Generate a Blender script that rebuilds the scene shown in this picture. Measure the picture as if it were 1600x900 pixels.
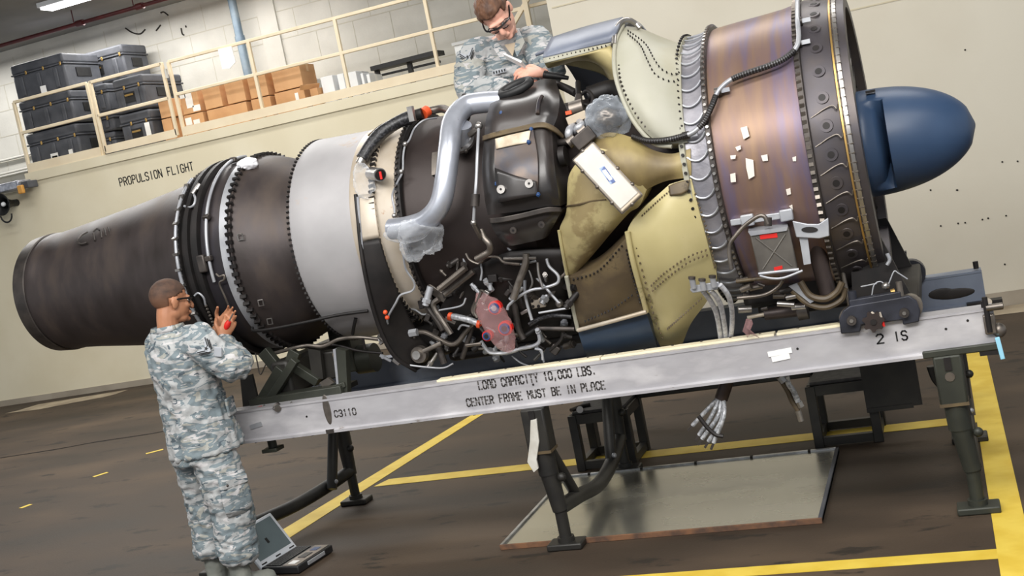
import bpy, math, random
import numpy as np
from mathutils import Vector, Matrix, noise
random.seed(7)
SC = bpy.context.scene
COL = SC.collection
for o in list(bpy.data.objects): bpy.data.objects.remove(o)

# ------------------------------------------------------------------ camera
F = 1875.5; H = 1.97                       # focal length in pixels of a 1600 px frame, lens height in metres
def cam_axes(yaw, pitch, roll):
    f = Vector((math.sin(yaw)*math.cos(pitch), math.cos(yaw)*math.cos(pitch), math.sin(pitch)))
    r = f.cross(Vector((0, 0, 1))).normalized(); u = r.cross(f)
    c, s = math.cos(roll), math.sin(roll)
    return c*r + s*u, -s*r + c*u, f
RX, UX, FX = cam_axes(math.radians(-20.232), math.radians(-5.537), math.radians(-11.3375))
cd = bpy.data.cameras.new('camera'); cam = bpy.data.objects.new('camera', cd); COL.objects.link(cam)
cd.sensor_width = 36; cd.lens = F/1600*36; cd.clip_end = 200
m = Matrix((RX, UX, -FX)).transposed().to_4x4(); m.translation = (0, 0, H); cam.matrix_world = m
SC.camera = cam

# ------------------------------------------------------------------ light
SC.view_settings.view_transform = 'Standard'; SC.view_settings.look = 'None'
SC.view_settings.exposure = 0.0; SC.view_settings.gamma = 1; SC.view_settings.use_curve_mapping = False
W = bpy.data.worlds.new('hangar_air'); SC.world = W; W.use_nodes = True
W.node_tree.nodes['Background'].inputs[0].default_value = (.9, .95, 1, 1)
W.node_tree.nodes['Background'].inputs[1].default_value = .6
def area(name, loc, size, power, color=(1, .98, .95), aim=None, sy=None):
    l = bpy.data.lights.new(name, 'AREA'); l.energy = power; l.color = color
    l.size = size; 
    if sy: l.shape = 'RECTANGLE'; l.size_y = sy
    o = bpy.data.objects.new(name, l); COL.objects.link(o); o.location = loc
    if aim: o.rotation_euler = (Vector(aim)-Vector(loc)).to_track_quat('-Z', 'Y').to_euler()
    return o
# rows of ceiling luminaires of the bay (all above the picture); the last is an added front fill
area('ceiling_or_fill_lamp', (-4.8, 3.2, 5.25), 5.0, 150, sy=.9)
area('ceiling_or_fill_lamp', (.8, 3.4, 5.25), 4.0, 130, sy=.9)
area('ceiling_or_fill_lamp', (-1.2, 8.2, 5.25), 5.0, 130, sy=.9)
area('ceiling_or_fill_lamp', (-7.8, 9.6, 5.25), 6.0, 330, sy=.9)
area('ceiling_or_fill_lamp', (-8.0, 13.0, 5.25), 7.0, 90, sy=.5)
area('ceiling_or_fill_lamp', (-11.5, 14.9, 5.25), 7.0, 185, sy=.4)
area('ceiling_or_fill_lamp', (-1.4, .4, 5.0), 7.0, 590, sy=1.4, aim=(-2.2, 6.3, 1.5))  # fill light added behind the lens to brighten camera-facing sides, not a bay luminaire

# ------------------------------------------------------------------ pixel -> place helpers (a known plane or the engine's own axis gives the depth)
AY, AZ = 6.3, 1.765                        # engine axis runs along X here
def ray(x, y): return (x-800)/F*RX - (y-450)/F*UX + FX
O = Vector((0, 0, H))
def at(x, y, Y): d = ray(x, y); return O + d*(Y/d.y)
def atz(x, y, z=0.): d = ray(x, y); return O + d*((z-H)/d.z)
def S(x, y, r):
    d = ray(x, y); A = d.y**2+d.z**2; wy, wz = -AY, H-AZ
    B = wy*d.y+wz*d.z; C = wy*wy+wz*wz-r*r; D = B*B-A*C
    return O + d*((-B-math.sqrt(max(D, 0)))/A)
def SP(*pts): return [S(*p) for p in pts]

# ------------------------------------------------------------------ object helpers
def tag(o, label=None, cat=None, group=None, kind=None):
    if label: o['label'] = label
    if cat: o['category'] = cat
    if group: o['group'] = group
    if kind: o['kind'] = kind
    return o
def thing(name, label, cat, loc=(0, 0, 0), group=None):
    o = bpy.data.objects.new(name, None); COL.objects.link(o); o.location = loc; o.empty_display_size = .1
    return tag(o, label, cat, group)
def origin(p):
    v = Vector((0, 0, 0))
    while p: v += p.location; p = p.parent
    return v
def cat_rom(pts, n=6):
    P = [Vector(p) for p in pts]
    if len(P) < 3: return P
    out = []
    for i in range(len(P)-1):
        a = P[i-1] if i else P[0]*2-P[1]; b, c = P[i], P[i+1]
        d = P[i+2] if i+2 < len(P) else P[-1]*2-P[-2]
        for k in range(n):
            t = k/n
            out.append(.5*((2*b)+(c-a)*t+(2*a-5*b+4*c-d)*t*t+(3*b-a-3*c+d)*t**3))
    out.append(P[-1]); return out
class MB:
    def __init__(s): s.v = []; s.f = []
    def add(s, vs, fs):
        n = len(s.v); s.v += [Vector(v) for v in vs]; s.f += [tuple(i+n for i in f) for f in fs]; return s
    def box(s, c, size, R=None):
        c = Vector(c); x, y, z = size[0]/2, size[1]/2, size[2]/2
        vs = [Vector((i*x, j*y, k*z)) for k in (-1, 1) for j in (-1, 1) for i in (-1, 1)]
        if R is not None: vs = [R @ v for v in vs]
        return s.add([c+v for v in vs], [(0, 2, 3, 1), (4, 5, 7, 6), (0, 1, 5, 4), (1, 3, 7, 5), (3, 2, 6, 7), (2, 0, 4, 6)])
    def bb(s, x0, x1, y0, y1, z0, z1): return s.box(((x0+x1)/2, (y0+y1)/2, (z0+z1)/2), (x1-x0, y1-y0, z1-z0))
    def bar(s, a, b, w, h, up=(0, 0, 1)):
        a, b = Vector(a), Vector(b); d = (b-a); L = d.length; d.normalize()
        y = Vector(up).cross(d)
        if y.length < 1e-4: y = Vector((1, 0, 0)).cross(d)
        y.normalize(); z = d.cross(y)
        return s.box((a+b)/2, (L, w, h), Matrix((d, y, z)).transposed())
    def cyl(s, a, b, r, r2=None, n=14, caps=True):
        a, b = Vector(a), Vector(b); d = (b-a).normalized(); r2 = r if r2 is None else r2
        x = d.orthogonal().normalized(); y = d.cross(x); vs = []
        for p, q in ((a, r), (b, r2)):
            for i in range(n):
                t = 2*math.pi*i/n; vs.append(p+(x*math.cos(t)+y*math.sin(t))*q)
        fs = [(i, (i+1) % n, n+(i+1) % n, n+i) for i in range(n)]
        if caps: fs += [tuple(reversed(range(n))), tuple(range(n, 2*n))]
        return s.add(vs, fs)
    def tube(s, pts, r, n=10, smooth=6, caps=True, rad=None):
        P = cat_rom(pts, smooth) if smooth else [Vector(p) for p in pts]
        m = len(P); vs = []
        up = None
        for i in range(m):
            d = (P[min(i+1, m-1)]-P[max(i-1, 0)]).normalized()
            if up is None: up = d.orthogonal().normalized()
            up = (up-d*up.dot(d))
            if up.length < 1e-5: up = d.orthogonal()
            up.normalize(); y = d.cross(up); rr = r if rad is None else rad(i/(m-1))
            for k in range(n):
                t = 2*math.pi*k/n; vs.append(P[i]+(up*math.cos(t)+y*math.sin(t))*rr)
        fs = [(i*n+k, i*n+(k+1) % n, (i+1)*n+(k+1) % n, (i+1)*n+k) for i in range(m-1) for k in range(n)]
        if caps: fs += [tuple(reversed(range(n))), tuple(range((m-1)*n, m*n))]
        return s.add(vs, fs)
    def lathe(s, prof, n=96, c=None, closed=False, a0=None, a1=None):
        """revolve (x, r) pairs about an axis along X through c; a0..a1 in degrees, 0 faces the camera side (-Y), 90 is up"""
        cy, cz = (AY, AZ) if c is None else c
        full = a0 is None; m = len(prof); k = n if full else n+1; vs = []
        for i in range(k):
            t = 2*math.pi*i/n if full else math.radians(a0+(a1-a0)*i/n)
            for x, r in prof: vs.append((x, cy-r*math.cos(t), cz+r*math.sin(t)))
        fs = []
        for i in range(n):
            j = (i+1) % k
            for q in range(m if closed else m-1):
                w = (q+1) % m
                fs.append((i*m+q, i*m+w, j*m+w, j*m+q))
        if not full and closed: fs += [tuple(range(m)), tuple(reversed(range((k-1)*m, k*m)))]
        return s.add(vs, fs)
    def ball(s, c, r, n=10, m=8, sc=(1, 1, 1)):
        c = Vector(c); vs = [c+Vector((0, 0, r*sc[2]))]
        for j in range(1, m):
            p = math.pi*j/m
            for i in range(n):
                t = 2*math.pi*i/n
                vs.append(c+Vector((r*sc[0]*math.sin(p)*math.cos(t), r*sc[1]*math.sin(p)*math.sin(t), r*sc[2]*math.cos(p))))
        vs.append(c-Vector((0, 0, r*sc[2])))
        fs = [(0, 1+i, 1+(i+1) % n) for i in range(n)]
        for j in range(m-2):
            for i in range(n): a = 1+j*n; fs.append((a+i, a+n+i, a+n+(i+1) % n, a+(i+1) % n))
        a = 1+(m-2)*n
        fs += [(a+(i+1) % n, a+i, len(vs)-1) for i in range(n)]
        return s.add(vs, fs)
    def prism(s, poly, d):
        """extrude a planar polygon (list of points) by vector d"""
        P = [Vector(p) for p in poly]; n = len(P); d = Vector(d)
        return s.add(P+[p+d for p in P], [tuple(reversed(range(n))), tuple(range(n, 2*n))]+[(i, (i+1) % n, n+(i+1) % n, n+i) for i in range(n)])
    def grid(s, rows):
        m = len(rows[0]); vs = [p for r in rows for p in r]
        return s.add(vs, [(i*m+j, i*m+j+1, (i+1)*m+j+1, (i+1)*m+j) for i in range(len(rows)-1) for j in range(m-1)])
    def build(s, name, mat, parent=None, smooth=40, bevel=0, solid=0, sub=0, loc=None, offset=-1):
        import bmesh
        org = origin(parent) if loc is None else Vector(loc)
        me = bpy.data.meshes.new(name)
        me.from_pydata([tuple(v-org) for v in s.v], [], s.f)
        bm = bmesh.new(); bm.from_mesh(me); bmesh.ops.recalc_face_normals(bm, faces=bm.faces); bm.to_mesh(me); bm.free()
        me.materials.append(mat if not isinstance(mat, str) else MT[mat])
        if smooth:
            me.polygons.foreach_set('use_smooth', [True]*len(me.polygons)); me.set_sharp_from_angle(angle=math.radians(smooth))
        o = bpy.data.objects.new(name, me); COL.objects.link(o)
        if parent is not None: o.parent = parent
        o.location = org-origin(parent)
        if solid:
            md = o.modifiers.new('thickness', 'SOLIDIFY'); md.thickness = solid; md.offset = offset
        if bevel:
            md = o.modifiers.new('edge', 'BEVEL'); md.width = bevel; md.segments = 2; md.limit_method = 'ANGLE'; md.angle_limit = math.radians(50)
        if sub:
            md = o.modifiers.new('sub', 'SUBSURF'); md.levels = sub; md.render_levels = sub
        return o
def copy_tree(o, loc, parent=None):
    c = o.copy(); COL.objects.link(c); c.parent = parent; c.location = loc
    for ch in o.children: copy_tree(ch, ch.location.copy(), c)
    return c

# ------------------------------------------------------------------ materials
MT = {}
def srgb(c):
    return tuple((x/255/12.92 if x/255 <= .04045 else ((x/255+.055)/1.055)**2.4) for x in c)+(1,)
def M(name, c1, c2=None, c3=None, rough=.5, metal=0., scale=4., detail=5., lo=.38, hi=.62, stretch=(1, 1, 1), bump=0., bscale=None,
      spot=None, spot_amt=.62, spot_scale=9., rough2=None, distort=0., coat=0.):
    mt = bpy.data.materials.new(name); mt.use_nodes = True; nt = mt.node_tree; N = nt.nodes; L = nt.links
    b = N['Principled BSDF']; b.inputs['Roughness'].default_value = rough; b.inputs['Metallic'].default_value = metal
    if coat: b.inputs['Coat Weight'].default_value = coat; b.inputs['Coat Roughness'].default_value = .15
    if c2 is None: b.inputs['Base Color'].default_value = srgb(c1)
    tc = N.new('ShaderNodeTexCoord'); mp = N.new('ShaderNodeMapping'); L.new(tc.outputs['Object'], mp.inputs[0]); mp.inputs['Scale'].default_value = stretch
    if c2 is not None:
        nz = N.new('ShaderNodeTexNoise'); nz.inputs['Scale'].default_value = scale; nz.inputs['Detail'].default_value = detail; nz.inputs['Distortion'].default_value = distort
        L.new(mp.outputs[0], nz.inputs['Vector'])
        rp = N.new('ShaderNodeValToRGB'); e = rp.color_ramp.elements
        e[0].position = lo; e[0].color = srgb(c1); e[1].position = hi; e[1].color = srgb(c2)
        if c3: q = e.new((lo+hi)/2); q.color = srgb(c3)
        L.new(nz.outputs['Fac'], rp.inputs[0]); out = rp.outputs[0]
        if spot:
            n2 = N.new('ShaderNodeTexNoise'); n2.inputs['Scale'].default_value = spot_scale; n2.inputs['Detail'].default_value = 8; n2.inputs['Roughness'].default_value = .65
            L.new(mp.outputs[0], n2.inputs['Vector'])
            r2 = N.new('ShaderNodeValToRGB'); r2.color_ramp.elements[0].position = spot_amt; r2.color_ramp.elements[1].position = spot_amt+.05
            L.new(n2.outputs['Fac'], r2.inputs[0])
            mx = N.new('ShaderNodeMix'); mx.data_type = 'RGBA'; L.new(r2.outputs[0], mx.inputs[0]); L.new(out, mx.inputs[6]); mx.inputs[7].default_value = srgb(spot)
            out = mx.outputs[2]
        L.new(out, b.inputs['Base Color'])
        if rough2 is not None:
            mr = N.new('ShaderNodeMapRange'); L.new(nz.outputs['Fac'], mr.inputs[0]); mr.inputs[1].default_value = lo; mr.inputs[2].default_value = hi
            mr.inputs[3].default_value = rough; mr.inputs[4].default_value = rough2; L.new(mr.outputs[0], b.inputs['Roughness'])
    if bump:
        nb = N.new('ShaderNodeTexNoise'); nb.inputs['Scale'].default_value = bscale or scale*4; nb.inputs['Detail'].default_value = 4; L.new(mp.outputs[0], nb.inputs['Vector'])
        bp = N.new('ShaderNodeBump'); bp.inputs['Strength'].default_value = bump; bp.inputs['Distance'].default_value = .02; L.new(nb.outputs['Fac'], bp.inputs['Height']); L.new(bp.outputs[0], b.inputs['Normal'])
    MT[name] = mt; return mt
def glass(name, col, alpha, rough=.15):
    mt = M(name, col, rough=rough); b = mt.node_tree.nodes['Principled BSDF']
    b.inputs['Alpha'].default_value = alpha; b.inputs['Specular IOR Level'].default_value = .9
    return mt
M('wall_beige', (218, 208, 180), (225, 216, 190), rough=.75, scale=1.2, bump=.05, bscale=60)
M('wall_cream', (202, 195, 178), (209, 203, 187), rough=.7, scale=.8, bump=.04, bscale=60, spot=(206, 196, 172), spot_amt=.7, spot_scale=3)
M('wall_grey', (186, 184, 177), (200, 198, 191), rough=.85, scale=1.5, bump=.12, bscale=30, spot=(160, 154, 140), spot_amt=.69, spot_scale=4)
M('baseboard', (150, 140, 124), (166, 156, 140), rough=.7, scale=2)
M('ceiling', (112, 111, 110), (122, 121, 119), rough=.9, scale=1)
M('floor', (50, 42, 34), (88, 74, 60), (67, 56, 46), rough=.6, rough2=.75, scale=.9, detail=9, lo=.3, hi=.7, bump=.12, bscale=90, stretch=(.6, 1.5, 1), spot=(46, 40, 34), spot_amt=.58, spot_scale=3.4)
M('yellow_line', (222, 194, 78), (210, 178, 58), rough=.55, scale=6, spot=(150, 126, 60), spot_amt=.69, spot_scale=7)
MT['floor'].node_tree.nodes['Principled BSDF'].inputs['Specular IOR Level'].default_value = .28
M('paint_black', (24, 24, 25), rough=.6)
M('rail_cream', (226, 209, 178), (233, 218, 188), rough=.55, scale=3, spot=(190, 168, 132), spot_amt=.72, spot_scale=12)
M('case_grey', (66, 68, 74), (80, 82, 88), rough=.6, scale=5, bump=.1, bscale=120)
M('brass', (196, 160, 96), rough=.35, metal=.8)
M('cardboard', (196, 150, 106), (208, 163, 118), rough=.85, scale=3)
M('tape_brown', (214, 176, 130), rough=.35)
M('white_paper', (240, 240, 238), rough=.8)
M('white_box', (226, 228, 230), (236, 238, 240), rough=.7, scale=3)
M('pipe_blue', (104, 122, 138), (138, 152, 162), rough=.55, metal=.3, scale=5, lo=.35, hi=.65)
M('red_pipe', (84, 20, 21), (66, 15, 17), rough=.5, scale=6)
M('green_label', (24, 116, 84), rough=.5)
M('black_rubber', (20, 20, 21), (30, 30, 31), rough=.55, scale=20)
M('lamp_glow', (255, 255, 255))
b = MT['lamp_glow'].node_tree.nodes['Principled BSDF']; b.inputs['Emission Color'].default_value = (1, 1, 1, 1); b.inputs['Emission Strength'].default_value = 4
# ------------------------------------------------------------------ the setting
def struct(name, mb, mat, **k): return tag(mb.build(name, mat, **k), kind='structure')
YL, YR, YB, ZC = 14.05, 10.94, 16.0, 5.42            # left wall, right wall, block wall behind the mezzanine, ceiling
struct('floor', MB().bb(-17, 7, -5, YB, -.1, 0), 'floor')
wl = struct('wall_left', MB().bb(-17, -12.1, YL, YL+.2, 0, 3.06).bb(-12.1, -3.0, YL, YL+.2, 0, 3.2), 'wall_beige')
struct('mezzanine_floor', MB().bb(-12.1, -3.0, YL-.03, YB, 3.14, 3.27), 'wall_beige')
wr = struct('wall_right', MB().bb(-3.14, 7, YR, YR+.18, 0, ZC), 'wall_cream')
wb = struct('wall_back', MB().bb(-17, -2.9, YB, YB+.2, 0, ZC), 'wall_grey')
struct('ceiling', MB().bb(-17, 7, -5, YB+.2, ZC, ZC+.15), 'ceiling')
struct('baseboard_left', MB().bb(-17, -3.0, YL-.012, YL, 0, .085), 'baseboard')
struct('baseboard_right', MB().bb(-3.14, 7, YR-.012, YR, 0, .125), 'baseboard')
# worn lighter skirt of floor screed along the right wall and a lighter patch by the left one
M('screed', (178, 164, 140), (140, 126, 106), rough=.7, scale=3, lo=.35, hi=.65)
tag(MB().prism([(x, y, .002) for x, y in [(-.2, YR-.02), (6, YR-.02), (6, YR-.42), (1.5, YR-.36), (.7, YR-.42), (-.2, YR-.34)]], (0, 0, .002)).build('screed_patch', 'screed', smooth=0), 'pale worn strip of screed along the foot of the right wall', 'floor patch')
pp = [(8, 646), (30, 641), (60, 632), (120, 622), (200, 609), (180, 616), (160, 621), (110, 630), (60, 640), (25, 644)]
tag(MB().prism([atz(*p, .002) for p in pp], (0, 0, .002)).build('screed_patch', 'screed', smooth=0), 'long pale worn patch of floor beside the left wall', 'floor patch')
# block joints of the grey wall, panel seams of the right wall: recess lines as thin proud trims
M('joint', (182, 178, 165), rough=.9); M('seam', (196, 186, 160), rough=.8)
q = MB()
for z in (3.7, 4.1, 4.5, 4.9): q.bb(-16.9, -3, YB-.004, YB, z, z+.012)
for i in range(24):
    for k, z in enumerate((3.3, 3.7, 4.1, 4.5, 4.9)):
        x = -16.5+i*.6+(.3 if k % 2 else 0); q.bb(x, x+.008, YB-.003, YB, z, z+.4)
q.build('block_joint', 'joint', wb)
q = MB(); a = at(856, 14, YR); q.bb(-3.1, -1.6, YR-.005, YR, a.z-.006, a.z+.006)
a = at(1365, 8, YR); q.bb(-.5, 5, YR-.005, YR, a.z-.006, a.z+.006); q.build('panel_seam', 'seam', wr)
M('hole_dark', (40, 36, 32), rough=.9)
for x, y in [(1496, 297), (1495, 297), (1470, 353), (1497, 349), (1508, 348), (1535, 343), (1544, 341), (1572, 337), (1566, 253), (1590, 252), (1508, 78), (1454, 297), (1570, 413)]:
    p = at(x, y, YR); MB().cyl(p+Vector((0, -.004, 0)), p+Vector((0, .003, 0)), .008, n=8).build('screw_hole', 'hole_dark', wr)
# pilaster on the grey wall
a, b = at(424, 60, YB-.12), at(400, 0, YB-.12)
struct('trim_1', MB().bb(a.x-.2, a.x+.1, YB-.035, YB, 3.2, ZC), 'wall_grey')
# flaked paint marks
for pts in [[(196, 44), (207, 51), (219, 53), (227, 46)], [(251, 20), (256, 19), (263, 24)], [(244, 48), (248, 43), (251, 39)], [(283, 44), (285, 53), (288, 55)], [(290, 40), (291, 43)]]:
    MB().tube([at(x, y, YB-.004) for x, y in pts], .012, n=6).build('paint_flake', 'hole_dark', wb)
# light strip under ceiling
a, b = atz(165, -14, 5.36), atz(268, -6, 5.36)
t = thing('ceiling_light', 'white fluorescent light under the dark ceiling above the cases', 'light', (a+b)/2)
MB().bb(a.x-1, b.x, a.y-.12, a.y+.12, 5.33, 5.36).build('tube_panel', 'lamp_glow', t); MB().bb(a.x-1.02, b.x+.02, a.y-.16, a.y+.16, 5.36, 5.42).build('housing', 'white_box', t)
# red sprinkler pipe
a, b = at(0, 71, 14.6), at(255, 0, 14.6); z = (a.z+b.z)/2
t = thing('sprinkler_pipe', 'dark red sprinkler pipe running under the ceiling', 'pipe', ((a.x+b.x)/2, 14.6, z))
MB().cyl((-16.9, 14.6, z), (-4, 14.6, z), .028).build('pipe', 'red_pipe', t)
for x, y in ((124, 32), (218, 8)):
    p = at(x, y, 14.6); MB().cyl((p.x-.06, 14.6, z), (p.x+.06, 14.6, z), .045).build('coupling', 'red_pipe', t)
    MB().cyl((p.x-.1, 14.6, z), (p.x-.1, 14.6, ZC), .008).build('hanger', 'red_pipe', t)
# blue-grey drain pipe
a = at(375, 60, YB-.22)
t = thing('drain_pipe', 'blue-grey vertical drain pipe on the block wall behind the cartons', 'pipe', (a.x, YB-.22, 3.27))
MB().cyl((a.x, YB-.22, 3.27), (a.x, YB-.22, ZC), .062).build('pipe', 'pipe_blue', t); a2 = at(379, 62, YB-.22)
MB().cyl((a.x, YB-.22, a2.z-.06), (a.x, YB-.22, a2.z+.06), .075).build('collar', 'pipe_blue', t)
# conduits low on the block wall at far left
for y0 in (247, 268, 272):
    p = at(20, y0, YB-.05); tag(MB().cyl((-16.9, YB-.05, p.z), (-12.35, YB-.05, p.z), .02).build('conduit', 'wall_grey'), {247: 'uppermost of three grey conduits on the block wall at far left', 268: 'middle of three grey conduits on the block wall at far left', 272: 'lowest of three grey conduits on the block wall at far left'}[y0], 'conduit')
# ------------------------------------------------------------------ guard rail on the mezzanine edge
PZ, RT, RM = 3.28, 4.285, 3.84
gr = thing('guard_rail', 'cream painted steel guard rail along the mezzanine edge', 'railing', (-8, YL, PZ))
def rails(x0, x1, Y=YL+.02, top=RT, mid=RM):
    for z in (top, mid): MB().bb(x0, x1, Y-.02, Y+.02, z-.022, z+.022).build('rail', 'rail_cream', gr, bevel=.008)
def post(x, Y=YL+.02, z0=PZ-.1, z1=RT): MB().bb(x-.022, x+.022, Y-.022, Y+.022, z0, z1).build('post', 'rail_cream', gr, bevel=.006)
def px(x, y, Y=YL): return at(x, y, Y).x
xs = [px(20, 160), px(134, 130)]
for x in xs: post(x)
rails(*xs, top=RT-.0)
MB().bb(xs[0], xs[1], YL-.02, YL+.0, PZ-.02, PZ+.115).build('toe_board', 'rail_cream', gr)
xg = [px(143, 128), px(254, 98)]
gt = MB()
for x in xg: gt.bb(x-.022, x+.022, YL-.05, YL-.01, PZ+.02, RT+.01)
for z in (RT-.01, RM-.03): gt.bb(xg[0], xg[1], YL-.05, YL-.01, z-.022, z+.022)
g = gt.build('gate', 'rail_cream', gr, bevel=.006)
MB().bb(xg[0], xg[1], YL-.05, YL-.035, PZ+.0, PZ+.11).build('toe_board', 'rail_cream', g)
p = at(260, 115, YL-.06); MB().box(p, (.03, .03, .12)).build('latch', 'wall_grey', g)
xs = [px(262, 98), px(386, 63), px(521, 28), px(661, -8), -3.3]
for x in xs[:-1]: post(x)
rails(xs[0], xs[-1])
for i in range(4): MB().bb(xs[i], xs[i+1], YL-.02, YL, PZ-.0, PZ+.115).build('toe_board', 'rail_cream', gr)
# end stair stringer seen behind the kneeling person's head
p = at(823, 14, YL-.1); MB().bb(p.x-.03, p.x+.03, YL-.13, YL-.07, PZ, 5.0).build('post', 'rail_cream', gr)
MB().bar(at(800, 42, YL-.1), at(826, -4, YL-.1), .05, .05).build('brace', 'rail_cream', gr)
a = at(800, 17, YL-.1); MB().bb(a.x-.3, p.x, YL-.12, YL-.08, a.z-.02, a.z+.02).build('rail', 'rail_cream', gr)
# paper tied to the rail
a = [at(341, 77, YL-.03), at(362, 72, YL-.03), at(369, 97, YL-.03), at(360, 107, YL-.03), at(348, 108, YL-.03)]
tag(MB().prism(a, (0, -.012, 0)).build('paper_sheet', 'white_paper', loc=a[0]), 'white sheet of paper hanging from the guard rail', 'paper')
# ------------------------------------------------------------------ cases, cartons on the mezzanine
def rect(Y, x0, y0, x1, y1):
    a, b = at(x0, y0, Y), at(x1, y1, Y); return min(a.x, b.x), max(a.x, b.x), min(a.z, b.z), max(a.z, b.z)
def zc(x, y): return x/2.647, y/2.647        # coordinates read off an enlarged crop
def zk(x, y): return 220+x/3, y/3
STK = []
def base(x0, x1, Y, z0, z1, d):
    """rest a box on whatever stands below it (built from the floor up)"""
    b = PZ-.01
    for a0, a1, b0, b1, t in STK:
        if min(x1, a1)-max(x0, a0) > .05 and min(Y+d, b1)-max(Y, b0) > .05 and t < z1-.08: b = max(b, t+.014)
    STK.append((x0, x1, Y, Y+d, z1)); return b
def case(Y, tl, br, depth, label, ribs=3, handle=False, paper=None):
    x0, x1, z0, z1 = rect(Y, *zc(*tl), *zc(*br)); z0 = base(x0, x1, Y, z0, z1, depth); w, h = x1-x0, z1-z0
    t = thing('transit_case', label, 'case', ((x0+x1)/2, Y+depth/2, z0), 'dark grey transit cases on the mezzanine')
    zs = z0+h*.72
    b = MB().bb(x0, x1, Y, Y+depth, z0, zs-.008); b.build('body', 'case_grey', t, bevel=.03)
    l = MB().bb(x0-.006, x1+.006, Y-.006, Y+depth+.006, zs+.008, z1).build('lid', 'case_grey', t, bevel=.03)
    MB().bb(x0-.012, x1+.012, Y-.012, Y+depth+.012, zs-.012, zs+.01).build('seam_band', 'case_grey', t, bevel=.005)
    for i in range(ribs):
        x = x0+w*(i+.5)/ribs
        MB().bb(x-.035, x+.035, Y-.022, Y, z0+.05, zs-.04).build('rib', 'case_grey', t, bevel=.012)
        MB().bb(x+w*.12-.014, x+w*.12+.014, Y-.02, Y-.01, zs-.03, zs+.022).build('latch', 'brass', t, bevel=.004)
    MB().bb(x1, x1+.014, Y+depth*.3, Y+depth*.7, z0+h*.35, z0+h*.6).build('side_handle', 'black_rubber', t)
    if handle:
        hx, hz = x0+w*.5, z0+h*.42
        hd = MB().bb(hx-.1, hx+.1, Y-.014, Y, hz-.07, hz+.07).build('handle_dish', 'black_rubber', t)
        MB().bar((hx-.07, Y-.025, hz+.03), (hx+.07, Y-.025, hz+.03), .012, .025).build('grip', 'brass', hd)
    if paper:
        for (px_, pz, pw, ph, mt) in paper: MB().bb(x0+w*px_, x0+w*px_+pw, Y-.028, Y-.024, z0+h*pz, z0+h*pz+ph).build('sticker', mt, t)
    return t
case(14.35, (105, 560), (345, 660), .8, 'bottom case of the tall left stack, with a green label', paper=[(.42, .1, .13, .16, 'white_paper'), (.44, .14, .1, .1, 'green_label'), (.78, .1, .07, .16, 'white_paper')])
case(14.35, (75, 425), (315, 510), .8, 'middle case of the tall left stack, latched dark grey plastic')
case(14.35, (40, 275), (285, 365), .8, 'top case of the tall left stack, dark grey with one paper tag', paper=[(.5, .05, .1, .1, 'white_paper')])
case(15.2, (345, 575), (410, 630), .6, 'small dark case on the floor beside the tall stack', ribs=1)
case(15.2, (330, 500), (405, 570), .6, 'small dark case standing second from the floor beside the tall stack', ribs=1)
case(15.2, (305, 385), (390, 475), .6, 'small dark case with a white strap tag, upper of two beside the tall stack', ribs=1, paper=[(.2, .3, .14, .03, 'white_paper')])
case(15.2, (280, 240), (535, 345), .6, 'wide dark case on top behind the gate, next to the tall stack', ribs=3, handle=True)
case(14.5, (418, 555), (488, 615), .6, 'lowest small dark case seen through the gate', ribs=1)
case(14.5, (405, 475), (484, 550), .6, 'middle small dark case seen through the gate', ribs=1)
case(14.5, (385, 355), (460, 455), .6, 'upper small dark case seen through the gate, left of the handled case', ribs=1)
case(14.3, (490, 480), (645, 590), .8, 'handled dark case at the bottom beside the cartons, with a white sticker', ribs=2, handle=True, paper=[(.8, .25, .08, .2, 'white_paper')])
case(14.3, (462, 335), (612, 440), .95, 'handled dark case on top, beside the cartons', ribs=2, handle=True)
def carton(Y, tl, br, depth, label, mat='cardboard', grp='cardboard cartons on the mezzanine', name='cardboard_carton', cat='carton', papers=(), flap=False, tape=True):
    x0, x1, z0, z1 = rect(Y, *zk(*tl), *zk(*br)); x1 -= .012; z0 = base(x0, x1, Y, z0, z1, depth); w, h = x1-x0, z1-z0
    t = thing(name, label, cat, ((x0+x1)/2, Y+depth/2, z0), grp)
    MB().bb(x0, x1, Y, Y+depth, z0, z1).build('body', mat, t, bevel=.006)
    if tape: MB().bb(x0-.001, x1+.001, Y+depth/2-.03, Y+depth/2+.03, z1-.1, z1+.002).build('tape', 'tape_brown' if mat == 'cardboard' else 'white_paper', t)
    for (a, c, pw, ph) in papers: MB().bb(x0+w*a, x0+w*a+pw, Y-.004, Y, z0+h*c, z0+h*c+ph).build('sticker', 'white_paper', t)
    if flap: MB().bar((x0, Y, z1), (x0+w*.3, Y-.02, z1+.06), depth, .008).build('flap', mat, t)
    return t
DK = .42
carton(14.42, (96, 562), (160, 630), DK, 'carton beside the handled cases behind the gate, lower of two')
carton(14.42, (78, 475), (160, 552), DK, 'carton beside the handled cases behind the gate, upper of two')
carton(14.4, (200, 545), (307, 588), DK, 'bottom-row carton at the left end with two white labels', papers=[(.05, .55, .1, .1), (.45, .2, .1, .16)])
carton(14.4, (308, 520), (512, 550), DK, 'long bottom-row carton below the two taped cartons')
carton(14.4, (515, 470), (620, 512), DK, 'bottom-row carton left of the one with small labels')
carton(14.4, (625, 440), (780, 480), DK, 'bottom-row carton at the right end with small white labels', papers=[(.68, .5, .05, .1), (.85, .2, .04, .1)])
carton(14.4, (180, 440), (285, 522), DK, 'upper-row carton at the left end with white shipping labels', papers=[(-.0, .75, .09, .1), (.28, .25, .11, .22), (.6, .05, .12, .08)])
carton(14.4, (283, 415), (390, 500), DK, 'plain upper-row carton second from the left')
carton(14.4, (388, 390), (500, 475), DK, 'plain upper-row carton third from the left')
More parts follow.
